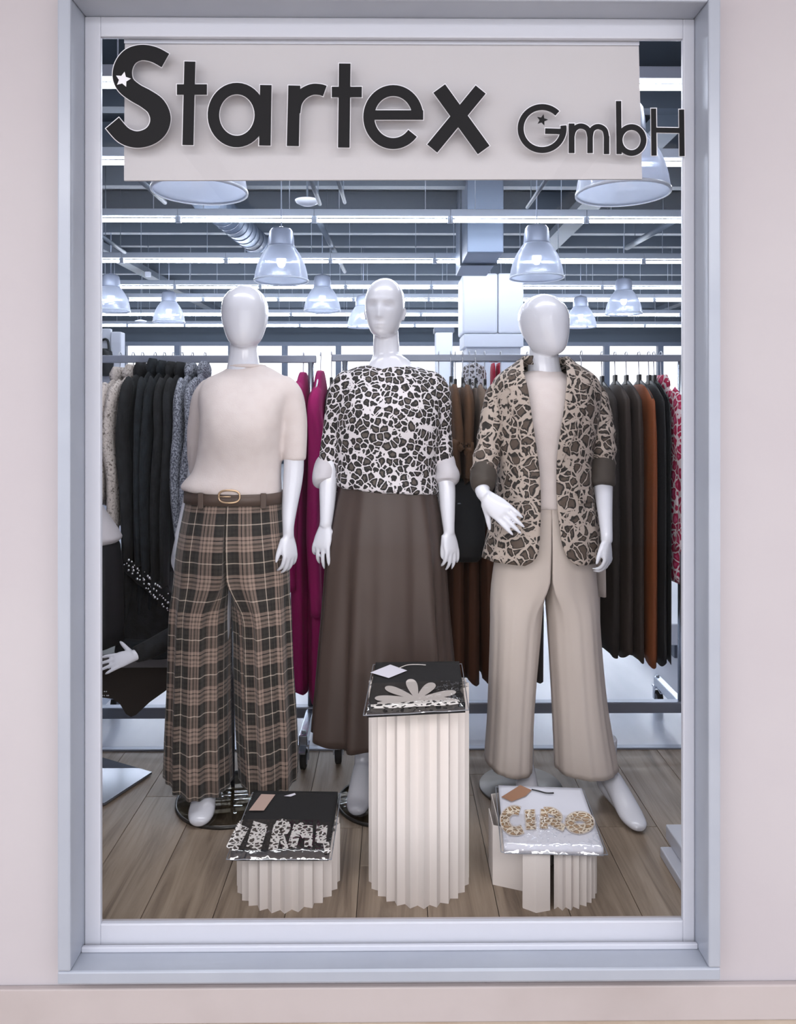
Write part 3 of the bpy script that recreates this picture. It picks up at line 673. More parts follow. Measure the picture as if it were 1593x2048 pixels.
# ================================================================= mannequin in cream knit and plaid trousers
D1 = 2.55
m1 = thing('mannequin', 'white egg-headed mannequin in cream knit top and wide plaid trousers', 'mannequin', Vector((P(465, 1600, 2.6).x, 2.6, 0)), 'window display mannequins')
hc = P(488, 696, D1); hh = R(128, D1)
toe = Pz(397, 1652, .012); ank = Vector((P(418, 1580, 2.60).x, 2.60, .085))
toe2 = Pz(548, 1635, .012); ank2 = Vector((P(540, 1560, 2.62).x, 2.62, .085))
b1 = join(head(hc+Vector((0, .02, 0)), hh), limb([(488, 668, D1+.04, 27), (488, 700, D1+.035, 28), (488, 722, D1+.035, 31), (488, 738, D1+.035, 34), (488, 765, D1+.04, 40, .8)]),
    torso(D1, [(765, 440, 540, .04), (795, 420, 560, .07), (850, 420, 552, .09), (930, 430, 545, .08), (1000, 400, 550, .085), (1090, 395, 548, .085)]),
    limb([(420, 1100, D1, 45), (425, 1300, 2.57, 34), (420, 1450, 2.6, 26), (418, 1530, 2.6, 20)]), limb([(520, 1100, D1, 45), (528, 1300, 2.58, 34), (535, 1450, 2.61, 26), (540, 1530, 2.62, 20)]),
    foot(ank, toe, .043), foot(ank2, toe2),
    limb([(570, 775, D1, 22), (582, 850, D1, 22), (588, 915, D1-.01, 20.5), (586, 960, D1-.02, 19.5), (580, 1010, D1-.04, 16), (577, 1050, D1-.06, 12), (577, 1072, D1-.06, 11.5)]),
    hand(P(577, 1068, D1-.06), P(583, 1140, D1-.07)-P(577, 1068, D1-.06), (.75, -.65, .1), -1, .86, curl=26, spread=2, tang=24, tcurl=14),
    limb([(408, 785, D1+.03, 20), (398, 850, D1+.07, 19), (394, 930, D1+.12, 17), (378, 1010, D1+.17, 14), (360, 1075, D1+.15, 11)]),
    hand(P(360, 1072, D1+.15), P(345, 1140, D1+.1)-P(360, 1072, D1+.15), (-.8, -.6, 0), 1, .86, curl=14, spread=3))
mk('body', remesh(b1, .0036, 5), M_mann, m1)
def knit_folds(v): return .007*noise.noise(Vector((v.x*9, v.y*9, v.z*5)))+.0025*noise.noise(Vector((v.x*22, v.y*22, v.z*12)))
s1 = loft([ring_px(yl, yr, xl, xr, D1, hd, 64, e, sh) for yl, yr, xl, xr, hd, e, sh in dense((
    (731, 729, 458, 523, .052, 2, .035), (739, 736, 447, 538, .058, 2, .033), (753, 750, 424, 563, .068, 2.1, .025), (764, 761, 407, 583, .082, 2.3, .02), (785, 782, 399, 588, .095, 2.4, .01), (815, 812, 402, 577, .108, 2.4, -.005), (850, 850, 404, 570, .121, 2.4, -.01), (885, 885, 402, 566, .121, 2.4, -.008), (920, 920, 396, 563, .118, 2.4, 0),
    (945, 948, 386, 563, .12, 2.4, 0), (960, 970, 373, 564, .126, 2.4, 0), (970, 984, 366, 565, .128, 2.4, 0), (975, 990, 368, 563, .124, 2.4, 0), (977, 992, 376, 558, .115, 2.4, 0)))])
s1 = join(s1, limb([(560, 775, D1, 27), (580, 790, D1, 27), (587, 830, D1, 28), (589, 870, D1-.005, 26), (589, 905, D1-.01, 24), (589, 920, D1-.01, 23)], 24),
          limb([(425, 780, D1+.02, 26), (408, 800, D1+.03, 25), (398, 850, D1+.06, 21), (394, 900, D1+.09, 18), (396, 945, D1+.12, 17)], 24))
mk('knit_top', remesh(s1, .006, 6, knit_folds), M_cream, m1, label='cream short-sleeved fine knit top')
mk('neckband', tube([P(490+36*cos(a), 732, D1)+Vector((0, .035-.056*sin(a), 0)) for a in [2*pi*i/32 for i in range(33)]], .006, 8, up=(0, 0, 1), cap=False), M_cream, m1)
hip = [(975, 378, 562), (1000, 373, 565), (1030, 367, 568), (1060, 361, 571), (1110, 353, 577), (1180, 348, 581), (1600, 340, 590)]
legL = [(1000, 373, 466), (1160, 350, 461), (1250, 346, 458), (1350, 343, 457), (1450, 340, 458), (1540, 339, 461), (1600, 340, 463)]
legR = [(1000, 466, 565), (1160, 470, 579), (1250, 475, 583), (1350, 478, 587), (1450, 481, 593), (1530, 486, 595), (1600, 490, 592)]
ysl = [985, 995, 1005, 1015, 1025, 1040, 1055, 1070, 1085, 1100, 1115, 1130, 1145, 1160, 1175, 1190, 1210, 1230, 1250, 1275, 1300, 1330, 1360, 1390, 1420, 1450, 1480, 1510, 1540, 1552]
hdl = [(980, .115), (1100, .135), (1200, .13), (1400, .135), (1600, .15)]
fol = [(980, .02), (1050, .04), (1200, .065), (1400, .08), (1600, .09)]
def hem1(s, y): return 12*max(0, (y-1450)/100)*sin(6.28*s+2.2)
def hem2(s, y): return -6*max(0, (y-1450)/100)+10*max(0, (y-1450)/100)*sin(6.28*s+1.0)
tr = thing('x', 'x', None, (0, 0, 0)); bpy.data.objects.remove(tr)
trg = join(trouser_leg(hip, legL, -1, D1, ysl, 1160, hdl, fol, 3, hem1, dleg=.02), trouser_leg(hip, legR, 1, D1, ysl, 1160, hdl, fol, 8, hem2, dleg=.03))
tr1 = mk('trousers', trg, M_plaid, m1, label='wide-leg brown and rose plaid trousers')
def band(d, rows, n=72, a0=0, a1=360, closed=True):
    return [[p for p in ring_px(yl, yr, xl, xr, d, hd, n, 2.2)] for yl, yr, xl, xr, hd in rows]
belt = band(D1, [(980, 982, 374, 565, .124), (980, 982, 371, 568, .128), (1002, 1004, 370, 570, .130), (1002, 1004, 373, 567, .126)])
mk('belt', loft(belt, False, False), M_belt, m1, label='brown leather belt')
bo = [o for o in m1.children if o.name.startswith('belt')][0]
bc = P(459, 993, D1-.128)
mk('buckle', tube([bc+Vector((R(21, 2.42)*math.copysign(abs(cos(a))**.75, cos(a)), -.006+.004*abs(cos(a)), R(12.5, 2.42)*math.copysign(abs(sin(a))**.75, sin(a)))) for a in [2*pi*i/40 for i in range(41)]], .0032, 8, cap=False), M_gold, bo, label='pale gold oval buckle')
mk('prong', tube([bc+Vector((-R(20, 2.42), -.008, 0)), bc+Vector((R(4, 2.42), -.009, 0))], .0018, 8, up=(0, 0, 1)), M_gold, bo)
for px in (402, 526):
    q = [p for p in ring_px(992, 994, 369, 571, D1, .132, 180, 2.2) if p.y < D1]
    x0 = P(px, 992, D1-.12).x; c = min(q, key=lambda p: abs(p.x-x0))
    mk('belt_loop', bevbox(c.x-.009, c.x+.009, c.y-.004, c.y+.004, c.z-.026, c.z+.024, .002), M_belt, tr1, smooth=False)
pc = P(466, 1560, 2.66)
mk('support_pole', tube([Vector((pc.x, 2.66, .008)), Vector((pc.x, 2.66, .75))], .007, 12, up=(1, 0, 0)), M_chrome, m1)
bp = Vector((P(465, 1600, 2.59).x, 2.59, 0))
mk('base_disc', lathe([(.001, .002), (.183, .002), (.186, .006), (.183, .010), (.001, .010)], bp, 56), M_baseglass, m1, label='smoked glass base disc')
mk('base_rim', lathe([(.183, .0), (.190, .0), (.190, .009), (.183, .009), (.183, .0)], bp, 56), M_disc_edge, m1)

# ================================================================= mannequin in leopard tee and brown skirt
D2 = 2.58
m2 = thing('mannequin', 'white mannequin with sculpted face in leopard shirt and long brown skirt', 'mannequin', Vector((P(770, 1600, 2.6).x, 2.6, 0)), 'window display mannequins')
toe = Pz(713, 1630, .012); ank = Vector((P(727, 1555, 2.64).x, 2.64, .10))
toe2 = Pz(840, 1632, .012); ank2 = Vector((P(822, 1560, 2.64).x, 2.64, .10))
hc = P(768, 676, D2); hh = R(121, D2)
b2 = join(head(hc+Vector((.0, .015, 0)), hh, yaw=radians(-10), face=True, roll=radians(2), wx=.9), limb([(772, 648, D2+.05, 24), (773, 690, D2+.04, 26.5), (774, 712, D2+.035, 29), (776, 728, D2+.03, 46, .85), (777, 745, D2+.03, 74, .6), (777, 765, D2+.03, 95, .45)]),
    torso(D2, [(742, 720, 832, .05), (775, 695, 860, .08), (850, 705, 845, .09), (930, 715, 835, .08), (1000, 690, 855, .09), (1100, 685, 865, .1)]),
    limb([(725, 1080, D2, 45), (728, 1300, 2.6, 32), (731, 1420, 2.62, 24), (731, 1490, 2.63, 15), (728, 1535, 2.64, 12)]), limb([(820, 1080, D2, 45), (822, 1300, 2.6, 32), (822, 1450, 2.63, 20), (822, 1535, 2.64, 12)]),
    foot(ank, toe, .040, .02), foot(ank2, toe2, .04, .02),
    limb([(692, 780, D2, 20), (674, 850, D2, 18), (661, 920, D2-.01, 20), (657, 965, D2-.03, 18.5), (655, 1010, D2-.05, 15.5), (653, 1040, D2-.06, 13), (651, 1052, D2-.06, 12.5)]),
    hand(P(652, 1048, D2-.06), P(637, 1120, D2-.07)-P(652, 1048, D2-.06), (-.45, -.9, 0), 1, .9, curl=13, spread=7, tang=-4, curls=[9, 14, 20, 26]),
    limb([(862, 780, D2, 20), (876, 850, D2, 18), (888, 930, D2-.01, 18), (894, 975, D2-.03, 17.5), (896, 1020, D2-.05, 15), (898, 1055, D2-.06, 12), (899, 1066, D2-.06, 11.5)]),
    hand(P(898, 1060, D2-.06), P(908, 1125, D2-.07)-P(898, 1060, D2-.06), (.6, -.8, 0), -1, .84, curl=20, spread=3, tang=12, curls=[24, 20, 16, 13]))
mk('body', remesh(b2, .0036, 4), M_mann, m2)
s2 = loft([ring_px(yl, yr, xl, xr, D2, hd, 64, e, sh) for yl, yr, xl, xr, hd, e, sh in dense((
    (733, 733, 740, 812, .05, 2, .03), (731, 731, 722, 830, .06, 2, .03), (738, 738, 702, 850, .072, 2.1, .025), (750, 750, 685, 868, .085, 2.3, .02), (775, 775, 676, 880, .1, 2.4, .01), (815, 815, 676, 882, .118, 2.4, -.005), (850, 850, 674, 882, .125, 2.4, -.01), (900, 900, 672, 878, .125, 2.4, -.005),
    (940, 945, 670, 874, .13, 2.4, 0), (960, 968, 670, 876, .134, 2.4, 0), (968, 980, 671, 879, .135, 2.4, 0), (972, 986, 676, 876, .128, 2.4, 0), (972, 988, 690, 860, .11, 2.4, 0)))])
s2 = join(s2, limb([(705, 765, D2, 30), (688, 780, D2, 29), (676, 820, D2, 25), (667, 870, D2, 23), (660, 915, D2-.01, 21), (658, 930, D2-.01, 20)], 24),
          limb([(850, 768, D2, 30), (872, 782, D2, 28), (880, 820, D2, 24), (884, 870, D2, 22), (887, 915, D2-.01, 20.5), (888, 926, D2-.01, 20)], 24))
def tee_folds(v):
    return .006*noise.noise(Vector((v.x*10+3, v.y*10, v.z*4)))+.003*noise.noise(Vector((v.x*25, v.y*25, v.z*9)))
tee = mk('leopard_shirt', remesh(s2, .006, 5, tee_folds), M_leo_tee, m2, label='white and black leopard print shirt with rolled sleeves')
# longer back tail of the shirt
tail = []
for i in range(8):
    y = 965+i*12; rr = ring_px(y, y+4, 669, 879, D2, .137, 64, 2.3)
    tail.append([p for p in rr[34:63]])
for r_, k in zip(tail, range(8)):
    for j, p in enumerate(r_): p.z += .012*k*(abs(j-14)/14)**2*(-.2)+.004*sin(j*1.3)
mk('back_tail', thicken(loft(tail, closed=False), .004), M_leo_tee, tee)
def cuff(pts, m, par, name='rolled_cuff'):
    g1 = limb(pts, 28); return mk(name, remesh(g1, .004, 3, lambda v: .003*noise.noise(Vector((v.x*30, v.y*30, v.z*30)))), m, par)
cuff([(659, 918, D2-.005, 18), (658, 921, D2-.005, 22), (653, 935, D2-.01, 24), (650, 952, D2-.02, 25.5), (650, 964, D2-.025, 24.5), (651, 970, D2-.03, 18)], M_cuff, tee)
cuff([(887, 917, D2-.005, 18), (888, 920, D2-.005, 21), (891, 934, D2-.01, 23), (894, 950, D2-.02, 25.5), (894, 963, D2-.025, 24.5), (894, 969, D2-.03, 18)], M_cuff, tee)
rows2 = [(955, 682, 866, .112), (980, 676, 872, .12), (1020, 667, 880, .13), (1060, 660, 886, .138), (1100, 655, 890, .142), (1160, 650, 893, .148), (1220, 646, 896, .152), (1300, 640, 902, .16), (1380, 634, 908, .168), (1440, 629, 914, .175), (1462, 628, 916, .176)]
rings = []
for i in range(46):
    y = 955+(1462-955)*i/45; xl, xr, hd = sinterp(rows2, y); am = .01+.085*((y-955)/507)**.8
    def fld(th, am=am, y=y): return 1+am*(.55*cos(7*th+.6)+.6*cos(11*th+2.1+.0008*y)+.35*cos(17*th+4.0))
    r_ = ring_px(y, y, xl, xr, D2, hd, 180, 2.2, 0, fld)
    if i == 45: r_ = [p+Vector((0, 0, .006*sin(5*2*pi*j/180))) for j, p in enumerate(r_)]
    rings.append(r_)
mk('skirt', loft(rings, True, True), M_skirt_br, m2, label='long flared brown satin skirt')
bp = Vector((P(772, 1600, 2.57).x, 2.57, 0))
mk('base_disc', lathe([(.001, .002), (.160, .002), (.163, .006), (.160, .010), (.001, .010)], bp, 56), M_baseglass, m2, label='smoked glass base disc')
mk('base_rim', lathe([(.160, .0), (.167, .0), (.167, .009), (.160, .009), (.160, .0)], bp, 56), M_disc_edge, m2)
mk('support_pole', tube([Vector((bp.x+.05, 2.68, .008)), Vector((bp.x+.05, 2.68, .75))], .007, 12, up=(1, 0, 0)), M_chrome, m2)

# ================================================================= mannequin in leopard blazer and beige trousers
D3 = 2.55
m3 = thing('mannequin', 'white egg-headed mannequin in leopard blazer over cream top and beige trousers', 'mannequin', Vector((P(1060, 1600, 2.62).x, 2.62, 0)), 'window display mannequins')
hc = P(1096, 712, D3); hh = R(126, D3)
toe = Pz(1283, 1662, .012); ank = Vector((P(1216, 1570, 2.60).x, 2.60, .085))
ank2 = Vector((P(1050, 1550, 2.66).x, 2.66, .09)); toe2 = Vector((P(1060, 1600, 2.48).x, 2.48, .012))
b3 = join(head(hc+Vector((-.004, .02, 0)), hh, yaw=radians(24), roll=radians(-3)), limb([(1086, 675, D3+.045, 28), (1087, 705, D3+.04, 30), (1088, 730, D3+.035, 32), (1090, 750, D3+.035, 35), (1092, 775, D3+.04, 42, .8)]),
    torso(D3, [(775, 1045, 1140, .04), (800, 1025, 1160, .07), (850, 1030, 1155, .09), (930, 1040, 1145, .08), (1000, 1020, 1158, .085), (1095, 1015, 1160, .08)]),
    limb([(1040, 1100, D3, 45), (1040, 1300, 2.58, 33), (1045, 1450, 2.63, 23), (1051, 1520, 2.65, 17), (1050, 1560, 2.66, 13)]), limb([(1140, 1100, D3, 45), (1160, 1300, 2.56, 33), (1195, 1450, 2.59, 24), (1212, 1540, 2.60, 16)]),
    foot(ank, toe, .041), foot(ank2, toe2),
    limb([(1005, 790, D3, 22), (985, 860, D3-.02, 21), (970, 930, D3-.06, 20), (966, 965, D3-.12, 17), (966, 985, D3-.16, 14.5), (974, 994, D3-.175, 13.5)]),
    hand(P(970, 990, D3-.17), P(1030, 1046, D3-.21)-P(970, 990, D3-.17), (-.35, -.9, .3), -1, .95, curl=4, spread=2, tang=34, tcurl=-6),
    limb([(1188, 795, D3, 22), (1202, 870, D3, 21), (1207, 940, D3-.03, 19.5), (1208, 985, D3-.06, 18), (1211, 1030, D3-.10, 14.5), (1214, 1070, D3-.13, 12), (1214, 1082, D3-.13, 12)]),
    hand(P(1214, 1078, D3-.13), P(1217, 1140, D3-.14)-P(1214, 1078, D3-.13), (.75, -.65, .1), -1, .78, curl=34, spread=2, tang=26, tcurl=14))
mk('body', remesh(b3, .0036, 5), M_mann, m3)
s3 = loft([ring_px(y, y, xl, xr, D3, hd, 56, 2.3, sh) for y, xl, xr, hd, sh in dense((
    (741, 1056, 1124, .056, .035), (747, 1048, 1132, .06, .03), (755, 1036, 1145, .068, .024), (770, 1022, 1160, .085, .012), (810, 1018, 1164, .103, 0), (850, 1018, 1162, .109, -.004), (900, 1022, 1158, .108, 0), (960, 1022, 1160, .108, 0), (1008, 1020, 1165, .115, 0), (1012, 1024, 1160, .108, 0)))])
mk('cream_top', remesh(s3, .006, 4, lambda v: .002*noise.noise(Vector((v.x*14, v.y*14, v.z*8)))), M_cream, m3, label='cream round-neck top under the blazer')
hip3 = [(1000, 1012, 1170), (1060, 1004, 1178), (1120, 990, 1190), (1180, 983, 1194), (1600, 970, 1230)]
leg3L = [(1000, 1012, 1090), (1150, 984, 1087), (1250, 982, 1082), (1350, 979, 1073), (1450, 975, 1066), (1530, 970, 1064), (1600, 969, 1064)]
leg3R = [(1000, 1092, 1170), (1150, 1091, 1192), (1250, 1096, 1197), (1350, 1102, 1205), (1430, 1106, 1215), (1500, 1109, 1229), (1560, 1111, 1240)]
ys3 = [1005, 1030, 1060, 1090, 1110, 1130, 1150, 1170, 1190, 1210, 1240, 1270, 1300, 1340, 1380, 1420, 1460, 1490, 1512, 1522]
hd3 = [(980, .105), (1100, .125), (1200, .12), (1400, .115), (1600, .12)]
fo3 = [(980, .0), (1100, .008), (1200, .014), (1400, .02), (1600, .026)]
trg = join(trouser_leg(hip3, leg3L, -1, D3, ys3, 1165, hd3, fo3, 5, lambda s, y: 7*max(0, (y-1420)/100)*sin(6.28*s+2.0), dleg=.04),
           trouser_leg(hip3, leg3R, 1, D3, ys3, 1165, hd3, fo3, 11, lambda s, y: 8*max(0, (y-1420)/100), dleg=.03))
mk('trousers', trg, M_beige, m3, label='wide-leg beige crepe trousers')
# blazer shell with open front
BR = [(716, 1046, 1136, .05, 1051, 1131), (730, 1030, 1152, .07, 1049, 1133), (745, 1008, 1176, .09, 1050, 1134), (760, 992, 1192, .105, 1053, 1134), (785, 986, 1198, .12, 1058, 1132), (820, 988, 1196, .13, 1063, 1128), (860, 992, 1190, .134, 1069, 1121), (900, 996, 1183, .133, 1075, 1115), (940, 998, 1178, .134, 1080, 1113), (980, 995, 1182, .14, 1082, 1113), (1020, 988, 1189, .147, 1082, 1116), (1060, 980, 1195, .153, 1080, 1122), (1090, 973, 1200, .157, 1076, 1131), (1105, 969, 1203, .159, 1066, 1143), (1113, 967, 1204, .160, 1052, 1156)]
def blazer_ring(y, off=0, n=96, th=None):
    xl, xr, hd, ol, orr = sinterp(BR, y); a, b = P(xl, y, D3), P(xr, y, D3); c = (a+b)/2; h = (b.x-a.x)/2+off; hd += off
    df = D3-hd*.97; xo0, xo1 = P(ol, y, df).x, P(orr, y, df).x; e = 2.25
    def ang(xo):
        u = max(-.98, min(.98, (xo-c.x)/h)); return math.acos(math.copysign(abs(u)**(e/2), u))
    t0, t1 = ang(xo1), ang(xo0)     # angle measured so that pi/2 is front centre
    out = []
    for j in range(n+1):
        aa = t0-(2*pi-(t1-t0))*j/n if th is None else th(t0, t1, j/n)
        cx, sx = cos(aa), sin(aa); f = 1+.012*noise.noise(Vector((cx*4, sx*4, y*.012)))*2+.008*cos(aa*13+y*.01)*max(0, (y-900)/220)
        out.append(Vector((c.x+h*f*math.copysign(abs(cx)**(2/e), cx), D3-hd*f*math.copysign(abs(sx)**(2/e), sx), a.z)))
    return out
ys = [716+(1113-716)*i/60 for i in range(61)]
bz = mk('blazer', thicken(loft([blazer_ring(y) for y in ys], closed=False), .005), M_leo_blazer, m3, label='open taupe leopard print blazer')
for sgn in (0, 1):
    strip = []
    for i in range(34):
        y = 722+(935-722)*i/33; q = (y-722)/(935-722); wdt = (.30*min(1, q/.25)+.08)*(1-q)**.8+.004
        if .27 < q < .33: wdt *= .72
        r_ = blazer_ring(y, .007+.006*(1-q), 10, (lambda t0, t1, u, w=wdt: t0-w*u*1.7) if sgn else (lambda t0, t1, u, w=wdt: t1+w*u*1.7))
        strip.append(r_)
    mk('lapel', thicken(loft(strip, closed=False), .003), M_leo_blazer, bz)
col = []
for k in range(5):
    y = 730-k*4.5; col.append([P(1091+(46+(1.5-abs(k-2))*2)*cos(a), y+3*sin(a)*0, D3)+Vector((0, .02-.06*sin(a), 0)) for a in [radians(-28+(-124)*0)+(-(pi-radians(0)))*0+radians(25)-(radians(230))*j/30 for j in range(31)]])
mk('collar', thicken(loft(col, closed=False), .006), M_leo_blazer, bz)
def bunch(t, th): return 1+.09*t*sin(t*34+.8*sin(th*2))+.04*t*cos(3*th+9*t)
def sleeve(pxs, par, m):
    g1 = tube([P(a[0], a[1], a[2]) for a in pxs], [R(a[3], a[2]) for a in pxs], 32, smooth=8, mod=bunch)
    return mk('sleeve', g1, m, par)
sleeve([(1018, 772, D3, 22), (1000, 790, D3, 27), (990, 830, D3-.01, 27), (981, 875, D3-.03, 26), (972, 920, D3-.06, 25.5), (968, 948, D3-.1, 25)], bz, M_leo_blazer)
sleeve([(1172, 775, D3, 22), (1188, 795, D3, 27), (1197, 830, D3, 27), (1203, 870, D3-.01, 27), (1206, 905, D3-.015, 26), (1207, 932, D3-.02, 24)], bz, M_leo_blazer)
cuff([(968, 938, D3-.085, 20), (968, 944, D3-.1, 25), (967, 958, D3-.12, 25.5), (967, 972, D3-.14, 24), (968, 978, D3-.15, 18)], M_darkcuff, bz)
cuff([(1207, 922, D3-.025, 19), (1207, 926, D3-.028, 24.5), (1206, 945, D3-.042, 25), (1206, 962, D3-.052, 25.5), (1206, 970, D3-.058, 23.5), (1206, 973, D3-.06, 19)], M_darkcuff, bz)
for px, y in ((1160, 985),):
    pk = [blazer_ring(y_, .006, 10, lambda t0, t1, u: t0-.42-.5*u) for y_ in (972, 980, 990, 998)]
    mk('pocket_flap', thicken(loft(pk, closed=False), .004), M_leo_blazer, bz)
bp = Vector((P(1042, 1600, 2.66).x, 2.66, 0))
mk('base_disc', lathe([(.001, .0), (.145, .0), (.148, .004), (.145, .009), (.001, .010)], bp, 56), mat('grey_steel_disc', (104, 100, 98), .35, .5), m3, label='grey steel base disc')
mk('support_pole', tube([Vector((bp.x+.02, 2.70, .008)), Vector((bp.x+.02, 2.70, .75))], .007, 12, up=(1, 0, 0)), M_chrome, m3)

# ------------------------------------------------------------------ clothes racks
def caster(p, par, fwd=(0, -1, 0)):
    """p = point on floor; wheel plus fork and stem"""
    p = Vector(p); c = p+Vector((0, 0, .036))
    w = mk('caster_wheel', tube([c+Vector((-.012, 0, 0)), c+Vector((-.009, 0, 0)), c+Vector((.009, 0, 0)), c+Vector((.012, 0, 0))], [.03, .036, .036, .03], 28, up=(0, 0, 1)), M_rubber, par)
    mk('wheel_hub', tube([c+Vector((-.0135, 0, 0)), c+Vector((.0135, 0, 0))], .02, 20, up=(0, 0, 1)), M_steel, w)
    mk('caster_fork', join(obox(c+Vector((-.018, .008, .022)), Vector((.0022, 0, 0)), Vector((0, .011, 0)), Vector((0, 0, .026))), obox(c+Vector((.018, .008, .022)), Vector((.0022, 0, 0)), Vector((0, .011, 0)), Vector((0, 0, .026))), obox(c+Vector((0, .012, .05)), Vector((.021, 0, 0)), Vector((0, .018, 0)), Vector((0, 0, .004)))), M_chrome, par, smooth=False)
    mk('brake_lever', obox(c+Vector((0, -.032, .048)), Vector((.012, 0, 0)), Vector((0, .022, .006)), Vector((0, 0, .003))), M_chrome, par, smooth=False)
    mk('caster_stem', tube([c+Vector((0, .012, .05)), c+Vector((0, .012, .1))], .008, 12, up=(1, 0, 0)), M_chrome, par)
def rack(label, pxl, pxr, d, ytop, ybot, z_base, posts, foot_px):
    t = thing('clothes_rack', label, 'clothes rack', Vector((P((pxl+pxr)/2, 1500, d).x, d, 0)), 'rolling clothes racks')
    xl, xr = P(pxl, 718, d).x, P(pxr, 718, d).x; zt, zb = P(800, ytop, d).z, P(800, ybot, d).z
    mk('rail', bevbox(xl, xr, d-.007, d+.007, zb, zt, .003), M_steel, t, smooth=False)
    for px in posts:
        x = P(px, 900, d).x; mk('post', tube([(x, d+.004, z_base), (x, d+.004, zb+.004)], .0125, 14, up=(1, 0, 0)), M_chrome, t)
    mk('base_beam', bevbox(xl, xr, d-.02, d+.02, z_base-.045, z_base, .004), M_steel, t, smooth=False)
    for px in foot_px:
        x = P(px, 1440, d).x; mk('foot_bar', bevbox(x-.016, x+.016, d-.27, d+.30, z_base-.045, z_base-.005, .004), M_chrome, t, smooth=False)
        caster((x, d-.25, 0), t); caster((x, d+.28, 0), t)
    return t
DRL, DRR = 3.06, 3.10
rackL = rack('chrome clothes rack on the left with knitwear and fuchsia cardigans', 150, 633, DRL, 711, 726, .135, (190, 622), (180, 622))
rackR = rack('long chrome clothes rack on the right with brown dresses', 664, 1400, DRR, 709, 723, .135, (690, 1363), (686, 1366))
zRL, zRR = P(800, 711, DRL).z, P(800, 709, DRR).z
M_hook = mat('white_wire', (214, 218, 228), .3, .3)
def hanger(x, d, zr, zneck, m, span, label, group, wire=True):
    t = thing('clothes_hanger', label, 'hanger', Vector((x, d, zneck-.07)), group)
    pts = [Vector((x, d, zneck)), Vector((x, d, zneck+.02))]+[Vector((x, d+.003+.017*cos(a)-.0, zr+.006+.017*sin(a)-.010)) for a in [radians(-75+28*i) for i in range(10)]]
    mk('hook', tube(pts, .0022, 6, up=(1, 0, 0), smooth=3), M_hook, t)
    for s in (-1, 1):
        mk('arm', tube([Vector((x, d, zneck)), Vector((x, d+s*span*.4, zneck-.018)), Vector((x, d+s*span, zneck-.075))], [(.004, .012), (.004, .011), (.004, .008)] if not wire else .0035, 8, up=(0, 0, 1), smooth=3), m, t)
    if not wire: mk('neck_block', bevbox(x-.006, x+.006, d-.018, d+.018, zneck-.012, zneck+.03, .003), m, t, smooth=False)
    return t
